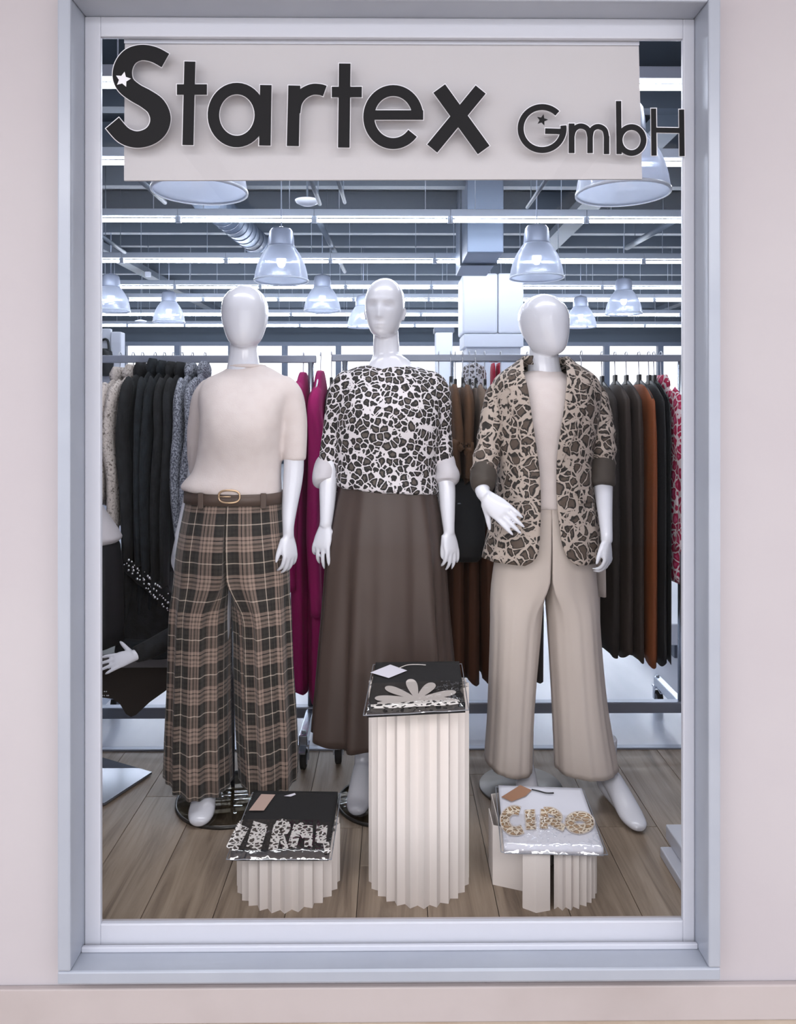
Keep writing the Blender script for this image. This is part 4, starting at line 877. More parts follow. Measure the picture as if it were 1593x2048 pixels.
def hung(name, label, cat, px, wpx, ytop, ysh, ybot, d, zr, m, hd=.2, seed=0, sleeve=None, smat=None, group=None, collar=None, hm=None, hlabel=None, yaw=0, flare=1.0, wire=True, slim=None):
    rnd = random.Random(seed); dn = d-hd
    x = P(px, 900, dn).x; w = R(wpx, dn)/2; zt = P(px, ytop, d).z; zs = P(px, ysh, dn).z; zb = P(px, ybot, dn).z
    t = thing(name, label, cat, Vector((x, d, zb)), group); o1, o2 = rnd.uniform(0, 50), rnd.uniform(0, 50)
    hz = lambda dx, dy, z: None
    rows = 34; rings = []; n = 48; H = zs-zb
    for i in range(rows+8):
        if i < 8: q = i/8; z = zt+(zs-zt)*q**1.3; hy = .045+(hd*.93-.045)*q**.8; hw = w*(.35+.4*q)
        else: q = (i-8)/(rows-1); z = zs-H*q; hy = hd*(.93+.07*min(1, q*8))*(1+(flare-1)*q); hw = w*(.75+.25*min(1, q*6))
        if slim is not None:
            zsl = P(px, slim, dn).z; k_ = min(1, max(0, (zsl-z)/.05)); hw = hw*k_+min(hw, .0065)*(1-k_)
        ring = []
        for j in range(n):
            a = 2*pi*j/n; ca, sa = cos(a), sin(a)
            qq = max(0, (zs-z)/max(H, .01))
            f = 1+.4*min(1, qq*2+.15)*noise.noise(Vector((ca*1.2+o1, sa*5, z*1.1)))+.18*noise.noise(Vector((ca*3, sa*14+o2, z*2.2)))
            ly = 1+.05*noise.noise(Vector((ca*2+o2, sa*2, z*2)))
            ring.append(Vector((x+hw*f*math.copysign(abs(ca)**.8, ca), d+hy*ly*math.copysign(abs(sa)**.75, sa), z+(.012*sin(a*3+o1) if i == rows+7 else 0))))
        rings.append(ring)
    mk('garment_body', loft(rings), m, t)
    if sleeve:
        zc = P(px, sleeve, dn-.02).z
        for s in ((-1, 1)):
            yy = d+s*(hd+.004); xo = x+rnd.uniform(-.4, .5)*w
            pts = [Vector((x, d+s*hd*.72, zs+.03)), Vector((xo, yy-s*.005, zs-.03)), Vector((xo+rnd.uniform(-.4, .4)*w, yy+s*.012, zs-.18)), Vector((xo+rnd.uniform(-.6, .6)*w, yy+s*.02, zs+(zc-zs)*.6)), Vector((xo+rnd.uniform(-.7, .7)*w, yy+s*.016, zc))]
            mk('sleeve', tube(pts, [(w*.55, .03), (w*.78, .042), (w*.8, .045), (w*.75, .042), (w*.62, .036)], 22, up=(0, s, 0), smooth=7, mod=lambda u, th: 1+.22*noise.noise(Vector((cos(th)*1.5+o1, sin(th)*1.5, u*5)))), smat or m, t)
            if s == -1 and collar == 'rib':
                mk('cuff', tube([pts[-1]+Vector((0, 0, .012)), pts[-1]-Vector((0, 0, .055))], [(w*.6, .034), (w*.52, .03)], 18, up=(0, s, 0)), smat or m, t)
    if collar:
        rr = []
        for k in range(6):
            u = k/5; rr.append([Vector((x+(w*.5+.012*sin(u*pi))*cos(a)*(1+.2*noise.noise(Vector((a*2, o1, u)))), d-.01+(.055+.02*sin(u*pi))*sin(a)*(1+.25*noise.noise(Vector((o2, a*2, u*2)))), zt-.03+.075*u)) for a in [2*pi*j/20 for j in range(20)]])
        mk('collar', loft(rr), m, t)
    hanger(x, d, zr, zt-.0 if wire else zt+.012, hm or M_hook, hd*.85, hlabel or ('hanger carrying the '+label.split(' with')[0].split(' on')[0].split(' hanging')[0]), (group or 'rack')+' hangers', wire)
    return t
def knit_mat(name, c1, c2, scale, bump=.6, lo=.4, hi=.6):
    m = mat(name, c1, .95, col2=c2, nscale=scale, ramp=(lo, hi), bump=(scale*1.2, bump, .006)); return m
M_cknit = knit_mat('cream_chunky_knit', (206, 198, 194), (112, 103, 97), 110, .9, .52, .70)
M_gknit = knit_mat('grey_melange_knit', (88, 92, 104), (176, 182, 196), 150, .8, .4, .62)
M_bknit = knit_mat('black_wool_knit', (19, 20, 23), (29, 32, 36), 30, .3)
M_nknit = knit_mat('navy_black_knit', (17, 22, 28), (26, 34, 41), 30, .3)
M_fuch = mat('fuchsia_fine_knit', (168, 0, 104), .85, col2=(152, 0, 94), nscale=14, bump=(30, .2, .004), stretch=(1, 1, .2))
M_brsw = mat('mid_brown_knit', (98, 68, 46), .9, col2=(84, 60, 42), nscale=10, bump=(80, .3, .003))
M_taupe = mat('taupe_knit', (120, 104, 92), .9, col2=(104, 90, 80), nscale=20, bump=(80, .3, .003))
M_rust = mat('rust_brown_crepe', (92, 48, 22), .75, col2=(72, 37, 17), nscale=4, stretch=(1, 1, .2))
M_rust2 = mat('bright_rust_crepe', (138, 72, 32), .7, col2=(122, 62, 28), nscale=4, stretch=(1, 1, .2))
M_dbr = mat('dark_brown_crepe', (56, 45, 40), .75, col2=(48, 38, 34), nscale=4, stretch=(1, 1, .2))
M_dbr2 = mat('blackish_brown_crepe', (42, 35, 32), .75, col2=(35, 29, 27), nscale=4, stretch=(1, 1, .2))
M_navy = mat('navy_black_cloth', (22, 25, 31), .7, col2=(16, 18, 23), nscale=6)
M_graypat = leopard('grey_snake_print', (176, 172, 172), (92, 90, 92), (140, 136, 136), 70, .1, .2, .3)
M_floral = rosettes('white_and_magenta_floral', (222, 206, 214), (168, 24, 72), (196, 80, 124), 26, 'spot')
M_leo_far = leopard('pale_leopard_far', (214, 210, 214), (70, 66, 68), (120, 112, 108), 30, .12, .2, .3)

G1 = 'knitwear on the left rack'
hung('knit_cardigan', 'leftmost cream chunky cardigan cut off by the window frame', 'cardigan', 202, 28, 757, 790, 1010, DRL, zRL, M_cknit, .2, 1, 1000, group=G1, collar='f')
hung('knit_cardigan', 'long cream chunky cardigan right beside the black cardigans', 'cardigan', 230, 30, 752, 785, 1050, DRL, zRL, M_cknit, .2, 2, 1078, group=G1, collar='f')
for i, (px, w, yt, yb, sl, m, lab) in enumerate(((250, 28, 748, 1250, 1120, M_bknit, 'first black cardigan, next to the cream cardigans'), (277, 22, 740, 1240, 1130, M_nknit, 'second black cardigan from the cream cardigans'), (297, 20, 744, 1230, 1150, M_nknit, 'third blackish cardigan, in the middle of the dark ones'), (316, 20, 746, 1220, 1190, M_bknit, 'fourth black cardigan, second from the grey ones'), (335, 20, 747, 1150, 1170, M_bknit, 'last black cardigan, touching the grey cardigans'))):
    hung('knit_cardigan', lab, 'cardigan', px, w, yt, 780, yb, DRL, zRL, m, .2, 10+i, sl, group=G1, collar='f')
hung('knit_cardigan', 'grey melange cardigan beside the black ones with ribbed cuff', 'cardigan', 357, 26, 748, 782, 1070, DRL, zRL, M_gknit, .2, 21, 1095, group=G1, collar='rib')
hung('knit_cardigan', 'grey melange cardigan partly behind the cream knit top', 'cardigan', 384, 26, 746, 780, 1040, DRL, zRL, M_gknit, .2, 22, 1060, group=G1, collar='f')
G2 = 'fuchsia cardigans on the left rack'
hung('long_cardigan', 'long fuchsia cardigan just right of the plaid trousers', 'cardigan', 594, 36, 745, 790, 1392, DRL, zRL, M_fuch, .21, 31, 1180, group=G2, hlabel='hanger of the left fuchsia cardigan')
hung('long_cardigan', 'outermost fuchsia cardigan at the end of the left rack', 'cardigan', 631, 38, 742, 800, 1404, DRL, zRL, M_fuch, .21, 32, 1230, group=G2, hlabel='hanger of the outermost fuchsia cardigan')
G3 = 'brown clothes on the right rack'
BK = dict(hm=M_black, wire=False)
hung('long_dress', 'long dark dress peeking out left of the brown skirt', 'dress', 655, 24, 775, 800, 1380, DRR, zRR, M_dbr2, .2, 40, group=G3, hlabel='black hanger of the dress behind the brown skirt', **BK)
hung('patterned_dress', 'long grey snake print dress right behind the brown skirt', 'dress', 884, 26, 775, 800, 1345, DRR, zRR, M_graypat, .19, 41, group=G3, hlabel='black hanger of the grey print dress', **BK)
hung('long_dress', 'long rust brown dress under the brown pullovers, left one', 'dress', 918, 34, 778, 800, 1358, DRR, zRR, M_rust, .16, 42, slim=1100, group=G3, hlabel='black hanger of the left rust brown dress', **BK)
hung('long_dress', 'long rust brown dress beside the blazer mannequin, middle one', 'dress', 948, 32, 778, 800, 1368, DRR, zRR, M_rust, .16, 43, slim=1100, group=G3, hlabel='black hanger of the middle rust brown dress', **BK)
hung('long_dress', 'long dark brown dress seen between the beige trouser legs', 'dress', 1014, 40, 778, 800, 1372, DRR, zRR, M_dbr, .16, 44, group=G3, hlabel='black hanger of the dress behind the beige trousers, left', **BK)
hung('long_dress', 'long brown dress showing low between the beige trouser legs', 'dress', 1070, 46, 778, 800, 1365, DRR, zRR, M_dbr, .16, 45, group=G3, hlabel='black hanger of the dress behind the beige trousers, right', **BK)
hung('long_dress', 'long rust brown dress right next to the beige trousers', 'dress', 980, 34, 778, 800, 1362, DRR, zRR, M_rust, .16, 49, slim=1000, group=G3, hlabel='black hanger of the right rust brown dress', **BK)
hung('pullover', 'mid brown pullover right of the leopard shirt sleeve', 'pullover', 912, 26, 773, 795, 960, DRR-.02, zRR, M_brsw, .24, 46, 950, group=G3, hlabel='black hanger of the left brown pullover', **BK)
hung('pullover', 'mid brown pullover, second from the leopard shirt sleeve', 'pullover', 938, 26, 775, 797, 965, DRR-.02, zRR, M_brsw, .24, 47, 955, group=G3, hlabel='black hanger of the second brown pullover', **BK)
hung('pullover', 'taupe pullover touching the leopard blazer', 'pullover', 966, 26, 776, 797, 960, DRR-.02, zRR, M_taupe, .24, 48, 950, group=G3, hlabel='black hanger of the taupe pullover', **BK)
# dark trousers folded below the pullovers
c = P(934, 1040, 2.86)
t = thing('dark_trousers', 'folded navy black trousers hanging below the brown pullovers', 'trousers', Vector((c.x, 2.92, P(934, 1125, 2.88).z)), G3)
mk('folded_legs', remesh(loft([ring_px(y, y, xl, xr, 2.92, hd, 40, 2.6) for y, xl, xr, hd in ((955, 912, 962, .03), (962, 905, 968, .05), (1000, 902, 970, .06), (1060, 900, 970, .06), (1110, 903, 966, .06), (1122, 912, 956, .04))]), .006, 3, lambda v: .006*noise.noise(Vector((v.x*16, v.y*10, v.z*4)))), M_navy, t)
mk('button', lathe([(.001, 0), (.006, 0), (.006, .003), (.001, .004)], P(905+14, 1008, 2.84), 12, True, True), M_steel, t)
for i, (px, w, yt, ysh, yb, m, lab) in enumerate(((1232, 36, 772, 800, 1312, M_dbr2, 'dark brown dress right behind the blazer mannequin arm'), (1260, 30, 770, 800, 1316, M_dbr, 'second dark brown dress from the blazer mannequin'), (1284, 26, 770, 800, 1322, M_dbr, 'third dark brown dress, left of the rust one'), (1311, 26, 769, 802, 1332, M_rust2, 'bright rust dress standing out among the dark dresses'), (1332, 18, 770, 804, 1330, M_navy, 'slim navy black dress right of the bright rust dress'), (1343, 10, 770, 806, 1326, M_navy, 'narrow navy black dress beside the floral dress'))):
    hung('long_dress', lab, 'dress', px, w, yt, ysh, yb, DRR, zRR, m, .19, 60+i, group='dresses at the right end of the right rack', hlabel='black hanger of the '+['dress behind the blazer mannequin arm', 'second dark brown dress', 'third dark brown dress', 'bright rust dress', 'slim navy dress', 'narrow navy dress'][i], **BK)
hung('floral_dress', 'white and magenta floral dress at the right window edge', 'dress', 1358, 18, 772, 800, 1165, DRR, zRR, M_floral, .19, 70, 1100, group='dresses at the right end of the right rack', collar='f', hlabel='hanger of the floral dress at the window edge')
hung('beige_cardigan', 'beige draped cardigan behind the beige trousers on the right', 'cardigan', 1196, 30, 772, 800, 1315, DRR-.04, zRR, M_beige, .24, 71, 1190, group=G3, hlabel='black hanger of the beige draped cardigan', **BK)
# far rail with two garments behind
t = thing('clothes_rack', 'far rack with a leopard top and red garments behind the column', 'clothes rack', Vector((P(980, 1300, 6.2).x, 6.2, 0)), 'rolling clothes racks')
x0, x1 = P(905, 730, 6.2).x, P(1060, 730, 6.2).x; zf = P(980, 722, 6.2).z
mk('rail', tube([(x0, 6.2, zf), (x1, 6.2, zf)], .012, 12, up=(0, 0, 1)), M_chrome, t)
for x in (x0, x1):
    mk('post', tube([(x, 6.2, .03), (x, 6.2, zf)], .0125, 12, up=(1, 0, 0)), M_chrome, t); mk('foot_bar', bevbox(x-.02, x+.02, 5.95, 6.45, 0, .035, .005), M_chrome, t, smooth=False)
for px, w, m, lab, sd in ((953, 52, M_leo_far, 'pale leopard top hanging far back between shirt and blazer', 81), (993, 9, mat('red_cloth', (176, 24, 60), .8), 'narrow red garment hanging far back left of the blazer', 82), (1004, 9, MATS['red_cloth'] if 'red_cloth' in MATS else None, 'second narrow red garment hanging far back beside the blazer', 83)):
    x = P(px, 760, 6.0).x; wv = R(w, 6.0)/2; t = thing('far_garment', lab, 'garment', Vector((x, 6.2, .9)), 'clothes on the far rack')
    mk('garment_body', loft([[Vector((x+wv*f_*cos(a)*(1+.08*sin(7*a+z_*9)), 6.2+.1*sin(a), z_)) for a in [2*pi*j/36 for j in range(36)]] for z_, f_ in ((zf-.02, .3), (zf-.05, .8), (zf-.1, .96), (zf-.3, 1), (.95, 1), (.9, .98))]), m, t)
    mk('hook', tube([Vector((x, 6.2, zf-.03)), Vector((x, 6.2, zf+.01)), Vector((x, 6.215, zf+.02)), Vector((x, 6.225, zf+.005))], .0025, 6, up=(1, 0, 0), smooth=3), M_hook, t)

# ------------------------------------------------------------------ half-hidden mannequin at the left edge
DM = 2.72
m4 = thing('mannequin', 'mannequin mostly hidden by the left window frame in white top and black skirt', 'mannequin', Vector((P(120, 1560, DM).x, DM, 0)), 'window display mannequins')
b4 = join(head(P(110, 700, DM), R(118, DM)), limb([(110, 680, DM+.03, 26), (110, 720, DM+.03, 28), (110, 750, DM+.03, 70, .5)]), torso(DM, [(745, 60, 160, .05), (780, 35, 185, .08), (860, 50, 170, .09), (940, 55, 165, .08), (1000, 45, 175, .09), (1100, 40, 180, .1), (1250, 60, 160, .08)]),
    limb([(85, 1150, DM, 40), (88, 1300, DM, 30), (90, 1480, DM, 17), (90, 1540, DM, 13)]), limb([(140, 1150, DM, 40), (135, 1300, DM, 30), (133, 1480, DM, 17), (132, 1540, DM, 13)]),
    foot(Vector((P(90, 1540, DM).x, DM, .09)), Vector((P(80, 1600, DM-.18).x, DM-.18, .012))), foot(Vector((P(132, 1540, DM).x, DM, .09)), Vector((P(128, 1600, DM-.18).x, DM-.18, .012))))
b4 = join(b4, limb([(165, 790, DM+.03, 22), (176, 860, DM+.04, 20), (180, 940, DM+.04, 17), (182, 1010, DM+.02, 14), (182, 1060, DM, 11)]), hand(P(182, 1056, DM), Vector((0, -.1, -1)), (.8, -.6, 0), -1, .84, curl=16, spread=3),
    limb([(55, 790, DM+.03, 22), (44, 860, DM+.04, 20), (38, 940, DM+.04, 17), (34, 1010, DM+.02, 14), (32, 1060, DM, 11)]), hand(P(32, 1056, DM), Vector((0, -.1, -1)), (-.8, -.6, 0), 1, .84, curl=16, spread=3))
mk('body', remesh(b4, .0042, 4), M_mann, m4)
mk('white_top', remesh(loft([ring_px(y, y, xl, xr, DM, hd, 48, 2.1) for y, xl, xr, hd in ((755, 60, 160, .07), (800, 40, 180, .11), (900, 48, 172, .12), (1000, 40, 190, .125), (1030, 32, 212, .13), (1060, 22, 234, .13), (1076, 14, 243, .13), (1086, 20, 232, .12))]), .006, 2), M_cuff, m4, label='white top with a pointed flared hem')
mk('black_skirt', loft([ring_px(y, y, xl, xr, DM, hd, 80, 2.6, 0, lambda th: 1+.02*cos(9*th)) for y, xl, xr, hd in ((1060, 40, 180, .11), (1090, 34, 236, .12), (1150, 28, 242, .13), (1250, 24, 243, .135), (1284, 24, 243, .135))]), M_navy, m4, label='straight black skirt')
q = [Pz(205, 1519, .004), Pz(304, 1548, .004), Pz(208, 1611, .004), Pz(70, 1575, .004)]
mk('base_plate', (q+[p+Vector((0, 0, .008)) for p in q], [(0,1,2,3), (7,6,5,4), (0,4,5,1), (1,5,6,2), (2,6,7,3), (3,7,4,0)]), mat('blue_grey_base_plate', (118, 124, 136), .12, .4), m4, smooth=False, label='blue-grey base plate')

# ------------------------------------------------------------------ low bench with black clothes at the left
xb0, xb1 = P(130, 1320, 2.80).x, P(440, 1320, 2.80).x; zb1, zb0 = P(300, 1310, 2.80).z, P(300, 1336, 2.80).z
t = thing('display_bench', 'low grey bench under the black clothes at the left', 'bench', Vector(((xb0+xb1)/2, 2.95, 0)))
mk('bench_top', bevbox(xb0, xb1, 2.80, 3.02, zb0, zb1, .004), mat('grey_laminate', (96, 94, 98), .5), t, smooth=False)
for x in (xb0+.04, xb1-.04):
    for y in (2.83, 2.99): mk('leg', bevbox(x-.015, x+.015, y-.015, y+.015, 0, zb0, .003), M_steel, t, smooth=False)
c0 = Vector((P(290, 1300, 2.9).x, 2.9, zb1))
t = thing('studded_jacket', 'black jacket with silver studs and a white display hand on the bench', 'jacket', c0); sj = t
mk('jacket_body', remesh(join(loft([ring_px(y, y, xl, xr, 2.92, hd, 40, 2.4) for y, xl, xr, hd in ((1165, 270, 335, .03), (1200, 245, 350, .05), (1240, 238, 370, .07), (1270, 236, 385, .085), (1284, 236, 390, .09))]), tube([P(243, 1120, 2.86), P(290, 1160, 2.84), P(345, 1205, 2.83)], [(.02, .02), (.035, .018), (.03, .02)], 14, smooth=4)), .007, 3, lambda v: .008*noise.noise(Vector((v.x*14, v.y*14, v.z*10)))), M_bknit, t)
st = []
rnd = random.Random(5)
for k in range(26):
    u = k/25
    for r_ in range(3):
        if rnd.random() < .25: continue
        px = 248+u*88+rnd.uniform(-2, 2); py = 1112+u*76+r_*13*(.6+.6*u)+rnd.uniform(-2, 2); p = P(px, py, 2.812-.006*sin(u*3)); s_ = rnd.uniform(.003, .006); st.append(ball(p, s_, s_*.7, s_, 7, 5))
mk('studs', join(*st), M_gold if False else mat('silver_stud', (230, 232, 240), .15, .8), t, kind='stuff', label='rows of small silver studs')
wr = P(270, 1312, 2.55)
ar = mk('arm', remesh(join(hand(wr, P(200, 1332, 2.53)-wr, (.2, -.8, .6), -1, .74, curl=7, spread=7, tang=58, tcurl=0), tube([wr+Vector((-.01, 0, 0)), wr+Vector((.04, .05, .01)), wr+Vector((.08, .12, .02))], [.018, .02, .024], 14, up=(0, 0, 1))), .003, 3), M_mann, sj, label='white mannequin hand reaching out of the black sleeve')
mk('black_sleeve', remesh(tube([wr+Vector((.0, .004, .003)), wr+Vector((.04, .05, .01)), wr+Vector((.08, .13, .02)), wr+Vector((.12, .26, .02))], [.028, .034, .036, .036], 18, up=(0, 0, 1), smooth=4), .005, 2), M_bknit, ar)
t = thing('folded_garment', 'black garment folded flat on top of the grey bench', 'garment', Vector((P(300, 1300, 2.86).x, 2.86, zb1)))
mk('cloth', remesh(loft([[Vector((P(px_, 1300, 2.86).x if False else 0, 0, 0)) for px_ in (0,)]*1]*2) if False else loft([ring_px(y, y, xl, xr, 2.88, hd, 40, 4) for y, xl, xr, hd in ((1272, 242, 415, .05), (1276, 238, 420, .075), (1292, 236, 422, .085), (1302, 236, 422, .085), (1305, 240, 418, .08))]), .006, 2, lambda v: .004*noise.noise(Vector((v.x*20, v.y*20, v.z*20)))), M_nknit, t)
mk('fold_edge', remesh(loft([ring_px(y, y, xl, xr, 2.82, hd, 24, 3) for y, xl, xr, hd in ((1288, 240, 410, .008), (1291, 238, 412, .012), (1297, 238, 412, .012), (1300, 240, 410, .008))]), .004, 2), M_bknit, t)
poly = [(196, 1334), (345, 1334), (400, 1334), (400, 1345), (342, 1374), (300, 1404), (272, 1430), (262, 1434), (252, 1428), (240, 1408), (226, 1398), (196, 1394)]
t = thing('draped_cloth', 'dark brown cloth corner hanging from the grey bench', 'cloth', P(290, 1434, 2.825))
mk('cloth', extrude2d([(poly, [tuple(range(len(poly)))])], lambda x, y: P(x, y, 2.83), lambda x, y: P(x, y, 2.838)), mat('dark_brown_cloth', (44, 36, 31), .8), t, smooth=False)
mk('studs', join(*[ball(P(px, py, 2.828), .0032, .002, .0032, 7, 5) for px, py in ((203, 1374), (204, 1383), (209, 1383), (213, 1383), (205, 1391), (209, 1391), (214, 1391), (217, 1391))]), MATS['silver_stud'], t, kind='stuff')
# ------------------------------------------------------------------ platform at the right edge, far behind
xr0 = P(1343, 1260, 4.0).x
t = thing('display_platform', 'low white display platform at the right behind the rack', 'platform', Vector((xr0+.5, 4.5, 0)))
mk('platform_top', bevbox(xr0, xr0+1.2, 4.0, 5.0, P(1350, 1291, 4.0).z, P(1350, 1248, 4.0).z, .006), M_pillar, t, smooth=False)
mk('plinth', box(xr0+.03, xr0+1.17, 4.03, 4.97, 0, P(1350, 1291, 4.0).z), M_mullion, t, smooth=False)

# ------------------------------------------------------------------ pleated paper pedestals and packed shirts
M_paper = mat('cream_folded_paper', (229, 221, 217), .8)
def pleated(c, R0, R1, n, z0, z1, squash=1.0, a0=0, a1=360, seed=0):
    rnd = random.Random(seed); pts = []; closed = a1-a0 >= 359.9; N_ = n*2
    for i in range(N_ if closed else N_+1):
        a = radians(a0+(a1-a0)*i/N_+rnd.uniform(-.8, .8)); r = R0 if i % 2 == 0 else R1
        pts.append((c[0]+r*cos(a), c[1]-r*sin(a)*squash))
    rings = [[Vector((x, y, z)) for x, y in pts] for z in (z0, z1)]
    return thicken(loft(rings, False, False, closed), .0018)
def pkg_map(corn, z):
    """bilinear map of (u,v) in 0..1 to the package top; corners px: near-left, near-right, far-right, far-left"""
    A, B, C_, D_ = [Pz(x, y, z) for x, y in corn]
    return lambda u, v, h=0: (A*(1-u)*(1-v)+B*u*(1-v)+C_*u*v+D_*(1-u)*v)+Vector((0, 0, h))
def package(name, label, corn, z, m, thick, seed, film_tint=(255, 255, 255), puff=.006, group='packed shirts on the paper pedestals'):
    f = pkg_map(corn, z); c = f(.5, .5); t = thing(name, label, 'packed shirt', Vector((c.x, c.y, z-thick)), group)
    def surf(nu, nv, e, h0, hb, lift, droop=0):
        V, Fc = [], []
        for j in range(nv+1):
            for i in range(nu+1):
                u, v = e+(1-2*e)*i/nu, e+(1-2*e)*j/nv; ed = min(1, min(u-e, 1-e-u, v-e, 1-e-v)/.05+.0)
                V.append(f(u, v, lift-droop*(1-max(0, ed))**2+h0*(ed*.6+.4)+puff*.35*ed*noise.noise(Vector((u*5+seed, v*4, seed)))-(0 if ed > 0 else h0*.3)))
        for j in range(nv):
            for i in range(nu): k = j*(nu+1)+i; Fc.append((k, k+1, k+nu+2, k+nu+1))
        nb = len(V)
        V += [Vector((p.x, p.y, z-thick)) for p in V]
        for j in range(nv):
            for i in range(nu): k = nb+j*(nu+1)+i; Fc.append((k+nu+1, k+nu+2, k+1, k))
        bd = [i for i in range(nu)]+[nu+(nu+1)*j for j in range(nv)]+[(nu+1)*nv+i for i in range(nu, 0, -1)]+[(nu+1)*j for j in range(nv, 0, -1)]
        for a, b in zip(bd, bd[1:]+bd[:1]): Fc.append((a, b, nb+b, nb+a))
        return (V, Fc)
    mk('folded_shirt', surf(24, 18, .03, 0, 0, 0), m, t)
    fv = surf(40, 30, -.006, 0, 0, .0065, .018); n = 29*21
    mk('plastic_bag', (fv[0][:n], [q for q in fv[1] if max(q) < n]), M_film, t, label='clear plastic bag')
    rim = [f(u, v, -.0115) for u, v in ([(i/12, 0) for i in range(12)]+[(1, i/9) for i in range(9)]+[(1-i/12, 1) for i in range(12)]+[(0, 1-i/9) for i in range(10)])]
    mk('bag_seam', tube([p+Vector((0, 0, .002*noise.noise(p*40))) for p in rim], .0013, 6, up=(0, 0, 1), cap=False), M_edge_glint, t)  # pale tube round the bag edge, standing in for highlights on the film
    return t, f
M_edge_glint = mat('plastic_seam', (150, 154, 164), .15)
M_film = clear('crinkled_plastic_film', .2, .06, bump=(26, 1.0))
M_blackcloth = mat('black_jersey', (24, 24, 27), .85, bump=(60, .2, .003))
M_whitecloth = mat('white_jersey', (226, 228, 240), .8, bump=(30, .25, .003))
M_taggrey = mat('pinkish_card_tag', (186, 160, 150), .7)
M_tagbrown = mat('brown_card_tag', (166, 124, 98), .7)
M_tagwhite = mat('white_card_tag', (230, 228, 240), .6)
M_leo_print = leopard('black_white_leopard_print', (236, 232, 230), (30, 28, 28), (84, 76, 72), 70, .13, .22, .32, .5)
M_leo_gold = leopard('gold_leopard_print', (232, 220, 202), (106, 82, 62), (176, 142, 104), 62, .1, .16, .24, .5)
M_creamprint = mat('cream_print', (214, 206, 202), .6)
def printed(name, t, z, shapes, m, h=.0015, label=None, dz=.0025):
    return mk(name, join(*[extrude2d([q], lambda x, y, k=k: Pz(x, y, z+dz+h+.00015*k), lambda x, y, k=k: Pz(x, y, z+dz-.002-.0001*k)) for k, q in enumerate(shapes)]), m, t, smooth=False, label=label)
def tag(t, z, quad, m, dz=.0035, label='paper price tag'):
    return mk('price_tag', extrude2d([(quad, [tuple(range(len(quad)))])], lambda x, y: Pz(x, y, z+dz+.0008), lambda x, y: Pz(x, y, z+dz)), m, t, smooth=False, label=label)

# left pedestal
zL = .185; cL = (P(578, 1760, 2.14).x, 2.14)
mk('paper_pedestal', pleated(cL, .143, .127, 25, 0, zL-.022, .95, seed=1), M_paper, smooth=False, label='short pleated cream paper pedestal at front left', cat='pedestal', group='pleated paper pedestals')
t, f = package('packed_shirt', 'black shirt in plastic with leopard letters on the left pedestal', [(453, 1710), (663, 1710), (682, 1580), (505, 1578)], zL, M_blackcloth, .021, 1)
printed('letter_print', t, zL, [ribbon([(487, 1651), (463, 1699)], 12)], M_leo_print)
printed('letter_print', t, zL, [ribbon([(522, 1646), (507, 1697)], 15)], M_leo_print)
printed('letter_print', t, zL, [ribbon([(546, 1700), (552, 1672), (558, 1650), (568, 1646), (574, 1654), (566, 1666)], [9, 9, 9, 8, 8, 8], False, 4), ribbon([(562, 1668), (572, 1698)], 6)], M_leo_print)
printed('letter_print', t, zL, [ribbon([(584, 1694), (591, 1670), (597, 1650)], 9), ribbon([(597, 1648), (608, 1664), (613, 1672)], 9), ribbon([(618, 1650), (617, 1694)], 8)], M_leo_print)
printed('letter_print', t, zL, [ribbon([(645, 1650), (641, 1686)], 11), ribbon([(652, 1684), (656, 1706)], 6)], M_leo_print)
tg = tag(t, zL, [(523, 1588), (551, 1589), (528, 1621), (498, 1621)], M_taggrey)
tag(t, zL, [(568, 1592), (590, 1586), (592, 1589), (582, 1593)], M_tagwhite, label='small white size label')
# middle pedestal
zM = .583; cM = (P(838, 1600, 2.155).x, 2.155)
mk('paper_pedestal', pleated(cM, .142, .127, 25, 0, zM-.024, .95, seed=2), M_paper, smooth=False, label='tall pleated cream paper pedestal in the middle', cat='pedestal', group='pleated paper pedestals')
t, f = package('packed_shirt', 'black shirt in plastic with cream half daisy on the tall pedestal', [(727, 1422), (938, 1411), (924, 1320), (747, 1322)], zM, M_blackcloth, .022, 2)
def petal(cx, cy, ang, L_, w_): 
    pts = []
    for i in range(25):
        u = sin(pi/2*i/24); pts.append((u*L_, w_*u**.6*math.sqrt(max(0, 1-u**5))))
    pts = pts+[(x, -y) for x, y in pts[::-1][1:-1]]; a = radians(ang)
    return [(cx+x*cos(a)+y*sin(a), cy-(x*sin(a)-y*cos(a))*.62) for x, y in pts]
for a, L_, w_ in ((178, 84, 13), (148, 74, 14), (102, 66, 15), (57, 62, 15), (17, 82, 13)):
    pp = petal(834, 1398, a, L_, w_); printed('petal_print', t, zM, [(pp, [tuple(range(len(pp)))])], M_creamprint, .0012+.0002*(a % 7))
printed('daisy_base_print', t, zM, [ribbon([(755, 1407), (790, 1402), (834, 1398), (880, 1398), (918, 1401)], [2, 5, 7, 5, 2], False, 3)], M_creamprint)
printed('leopard_strip_print', t, zM, [ribbon([(742, 1413), (790, 1411), (840, 1407), (890, 1406), (920, 1404)], [4, 5, 6, 5, 3], False, 3)], leopard('strip_leopard_print', (236, 230, 226), (24, 22, 22), (24, 22, 22), 55, .2, .3, .4, .5), .003)
tag(t, zM, [(741, 1345), (781, 1329), (815, 1341), (778, 1356)], M_tagwhite)
mk('tag_string', tube([Pz(799, 1336, zM+.006), Pz(815, 1330, zM+.007), Pz(835, 1329, zM+.006), Pz(852, 1330, zM+.006)], .0012, 6, smooth=4), M_creamprint, t)
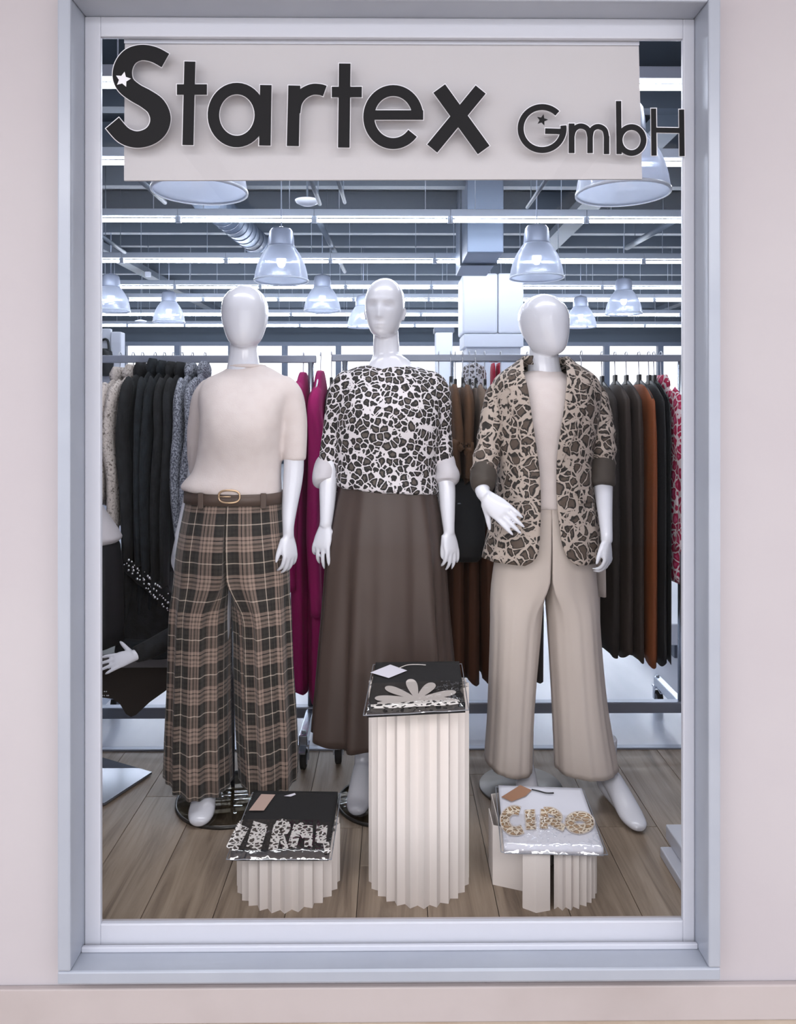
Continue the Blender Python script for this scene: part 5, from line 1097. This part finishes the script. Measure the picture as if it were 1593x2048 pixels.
# right pedestal: folded paper with a flat wing
zR = .19; cR = (P(1116, 1760, 2.115).x, 2.115)
pr = thing('paper_pedestal', 'short cream paper pedestal with a flat side wing at front right', 'pedestal', Vector((cR[0], cR[1], 0)), 'pleated paper pedestals')
mk('pleated_half', pleated(cR, .104, .090, 16, 0, zR-.022, 1.0, -95, 108, seed=3), M_paper, pr, smooth=False)
A, B, C_ = Vector((P(1046, 1835, 2.02).x, 2.02, 0)), Vector((P(1073, 1835, 2.0).x, 2.0, 0)), Vector((P(1101, 1835, 2.01).x, 2.01, 0))
mk('front_flap', thicken(loft([[p+Vector((0, 0, z)) for p in (A, B, C_, C_+Vector((.006, .05, 0)))] for z in (0, zR-.022)], closed=False), .002), M_paper, pr, smooth=False)
E, G_ = Vector((P(986, 1778, 2.12).x, 2.12, 0)), Vector((P(1047, 1790, 2.09).x, 2.09, 0))
mk('side_wing', thicken(loft([[E+Vector((-.0, .09, z)), E+Vector((0, 0, z)), G_+Vector((0, 0, z)), A+Vector((0, .004, z))] for z in (0, zR-.022)], closed=False), .002), M_paper, pr, smooth=False)
mk('back_wing', thicken(loft([[E+Vector((.02, .02, z)), E+Vector((.02, .17, z)), E+Vector((.12, .2, z))] for z in (0, zR-.022)], closed=False), .002), M_paper, pr, smooth=False)
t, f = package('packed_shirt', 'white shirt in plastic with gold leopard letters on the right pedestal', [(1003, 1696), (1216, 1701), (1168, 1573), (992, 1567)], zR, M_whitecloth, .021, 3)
def outlined(strokes):
    printed('letter_outline', t, zR, [ribbon(p, w_+2.2, c_, m_) for p, w_, c_, m_ in strokes], M_creamprint, .0008)
    printed('letter_print', t, zR, [ribbon(p, w_, c_, m_) for p, w_, c_, m_ in strokes], M_leo_gold, .0018)
outlined([([(1040, 1622), (1025, 1620), (1012, 1631), (1011, 1646), (1020, 1659), (1034, 1662), (1046, 1658)], 8, False, 4)])
outlined([([(1060, 1619), (1063, 1659)], 9, False, 1)])
outlined([([(1090, 1618), (1088, 1657)], 7, False, 1), ([(1088, 1621), (1105, 1622), (1118, 1632), (1114, 1641), (1094, 1642)], 6, False, 4), ([(1103, 1643), (1116, 1650), (1130, 1656)], 6, False, 3)])
outlined([(arc(1160, 1645, 20, 13, 0, 350, 30), 8.5, True, 1)])
tag(t, zR, [(1041, 1570), (1064, 1580), (1052, 1592), (1024, 1603), (1003, 1594)], M_tagbrown, label='brown card tag')
mk('tag_cord', tube([Pz(1064, 1579, zR+.006), Pz(1078, 1582, zR+.006), Pz(1093, 1586, zR+.006), Pz(1108, 1586, zR+.005)], .0022, 8, smooth=4), M_black, t)

# white stepped plinth at the right window corner
t = thing('stepped_plinth', 'white stepped plinth corner at the lower right window edge', 'plinth', Vector((1.0, 2.12, 0)))
mk('lower_step', bevbox(.806, 1.3, 1.95, 2.25, 0, .03, .004), M_white_frame, t, smooth=False)
mk('upper_step', bevbox(.838, 1.3, 1.95, 2.29, .03, .075, .004), M_white_frame, t, smooth=False)
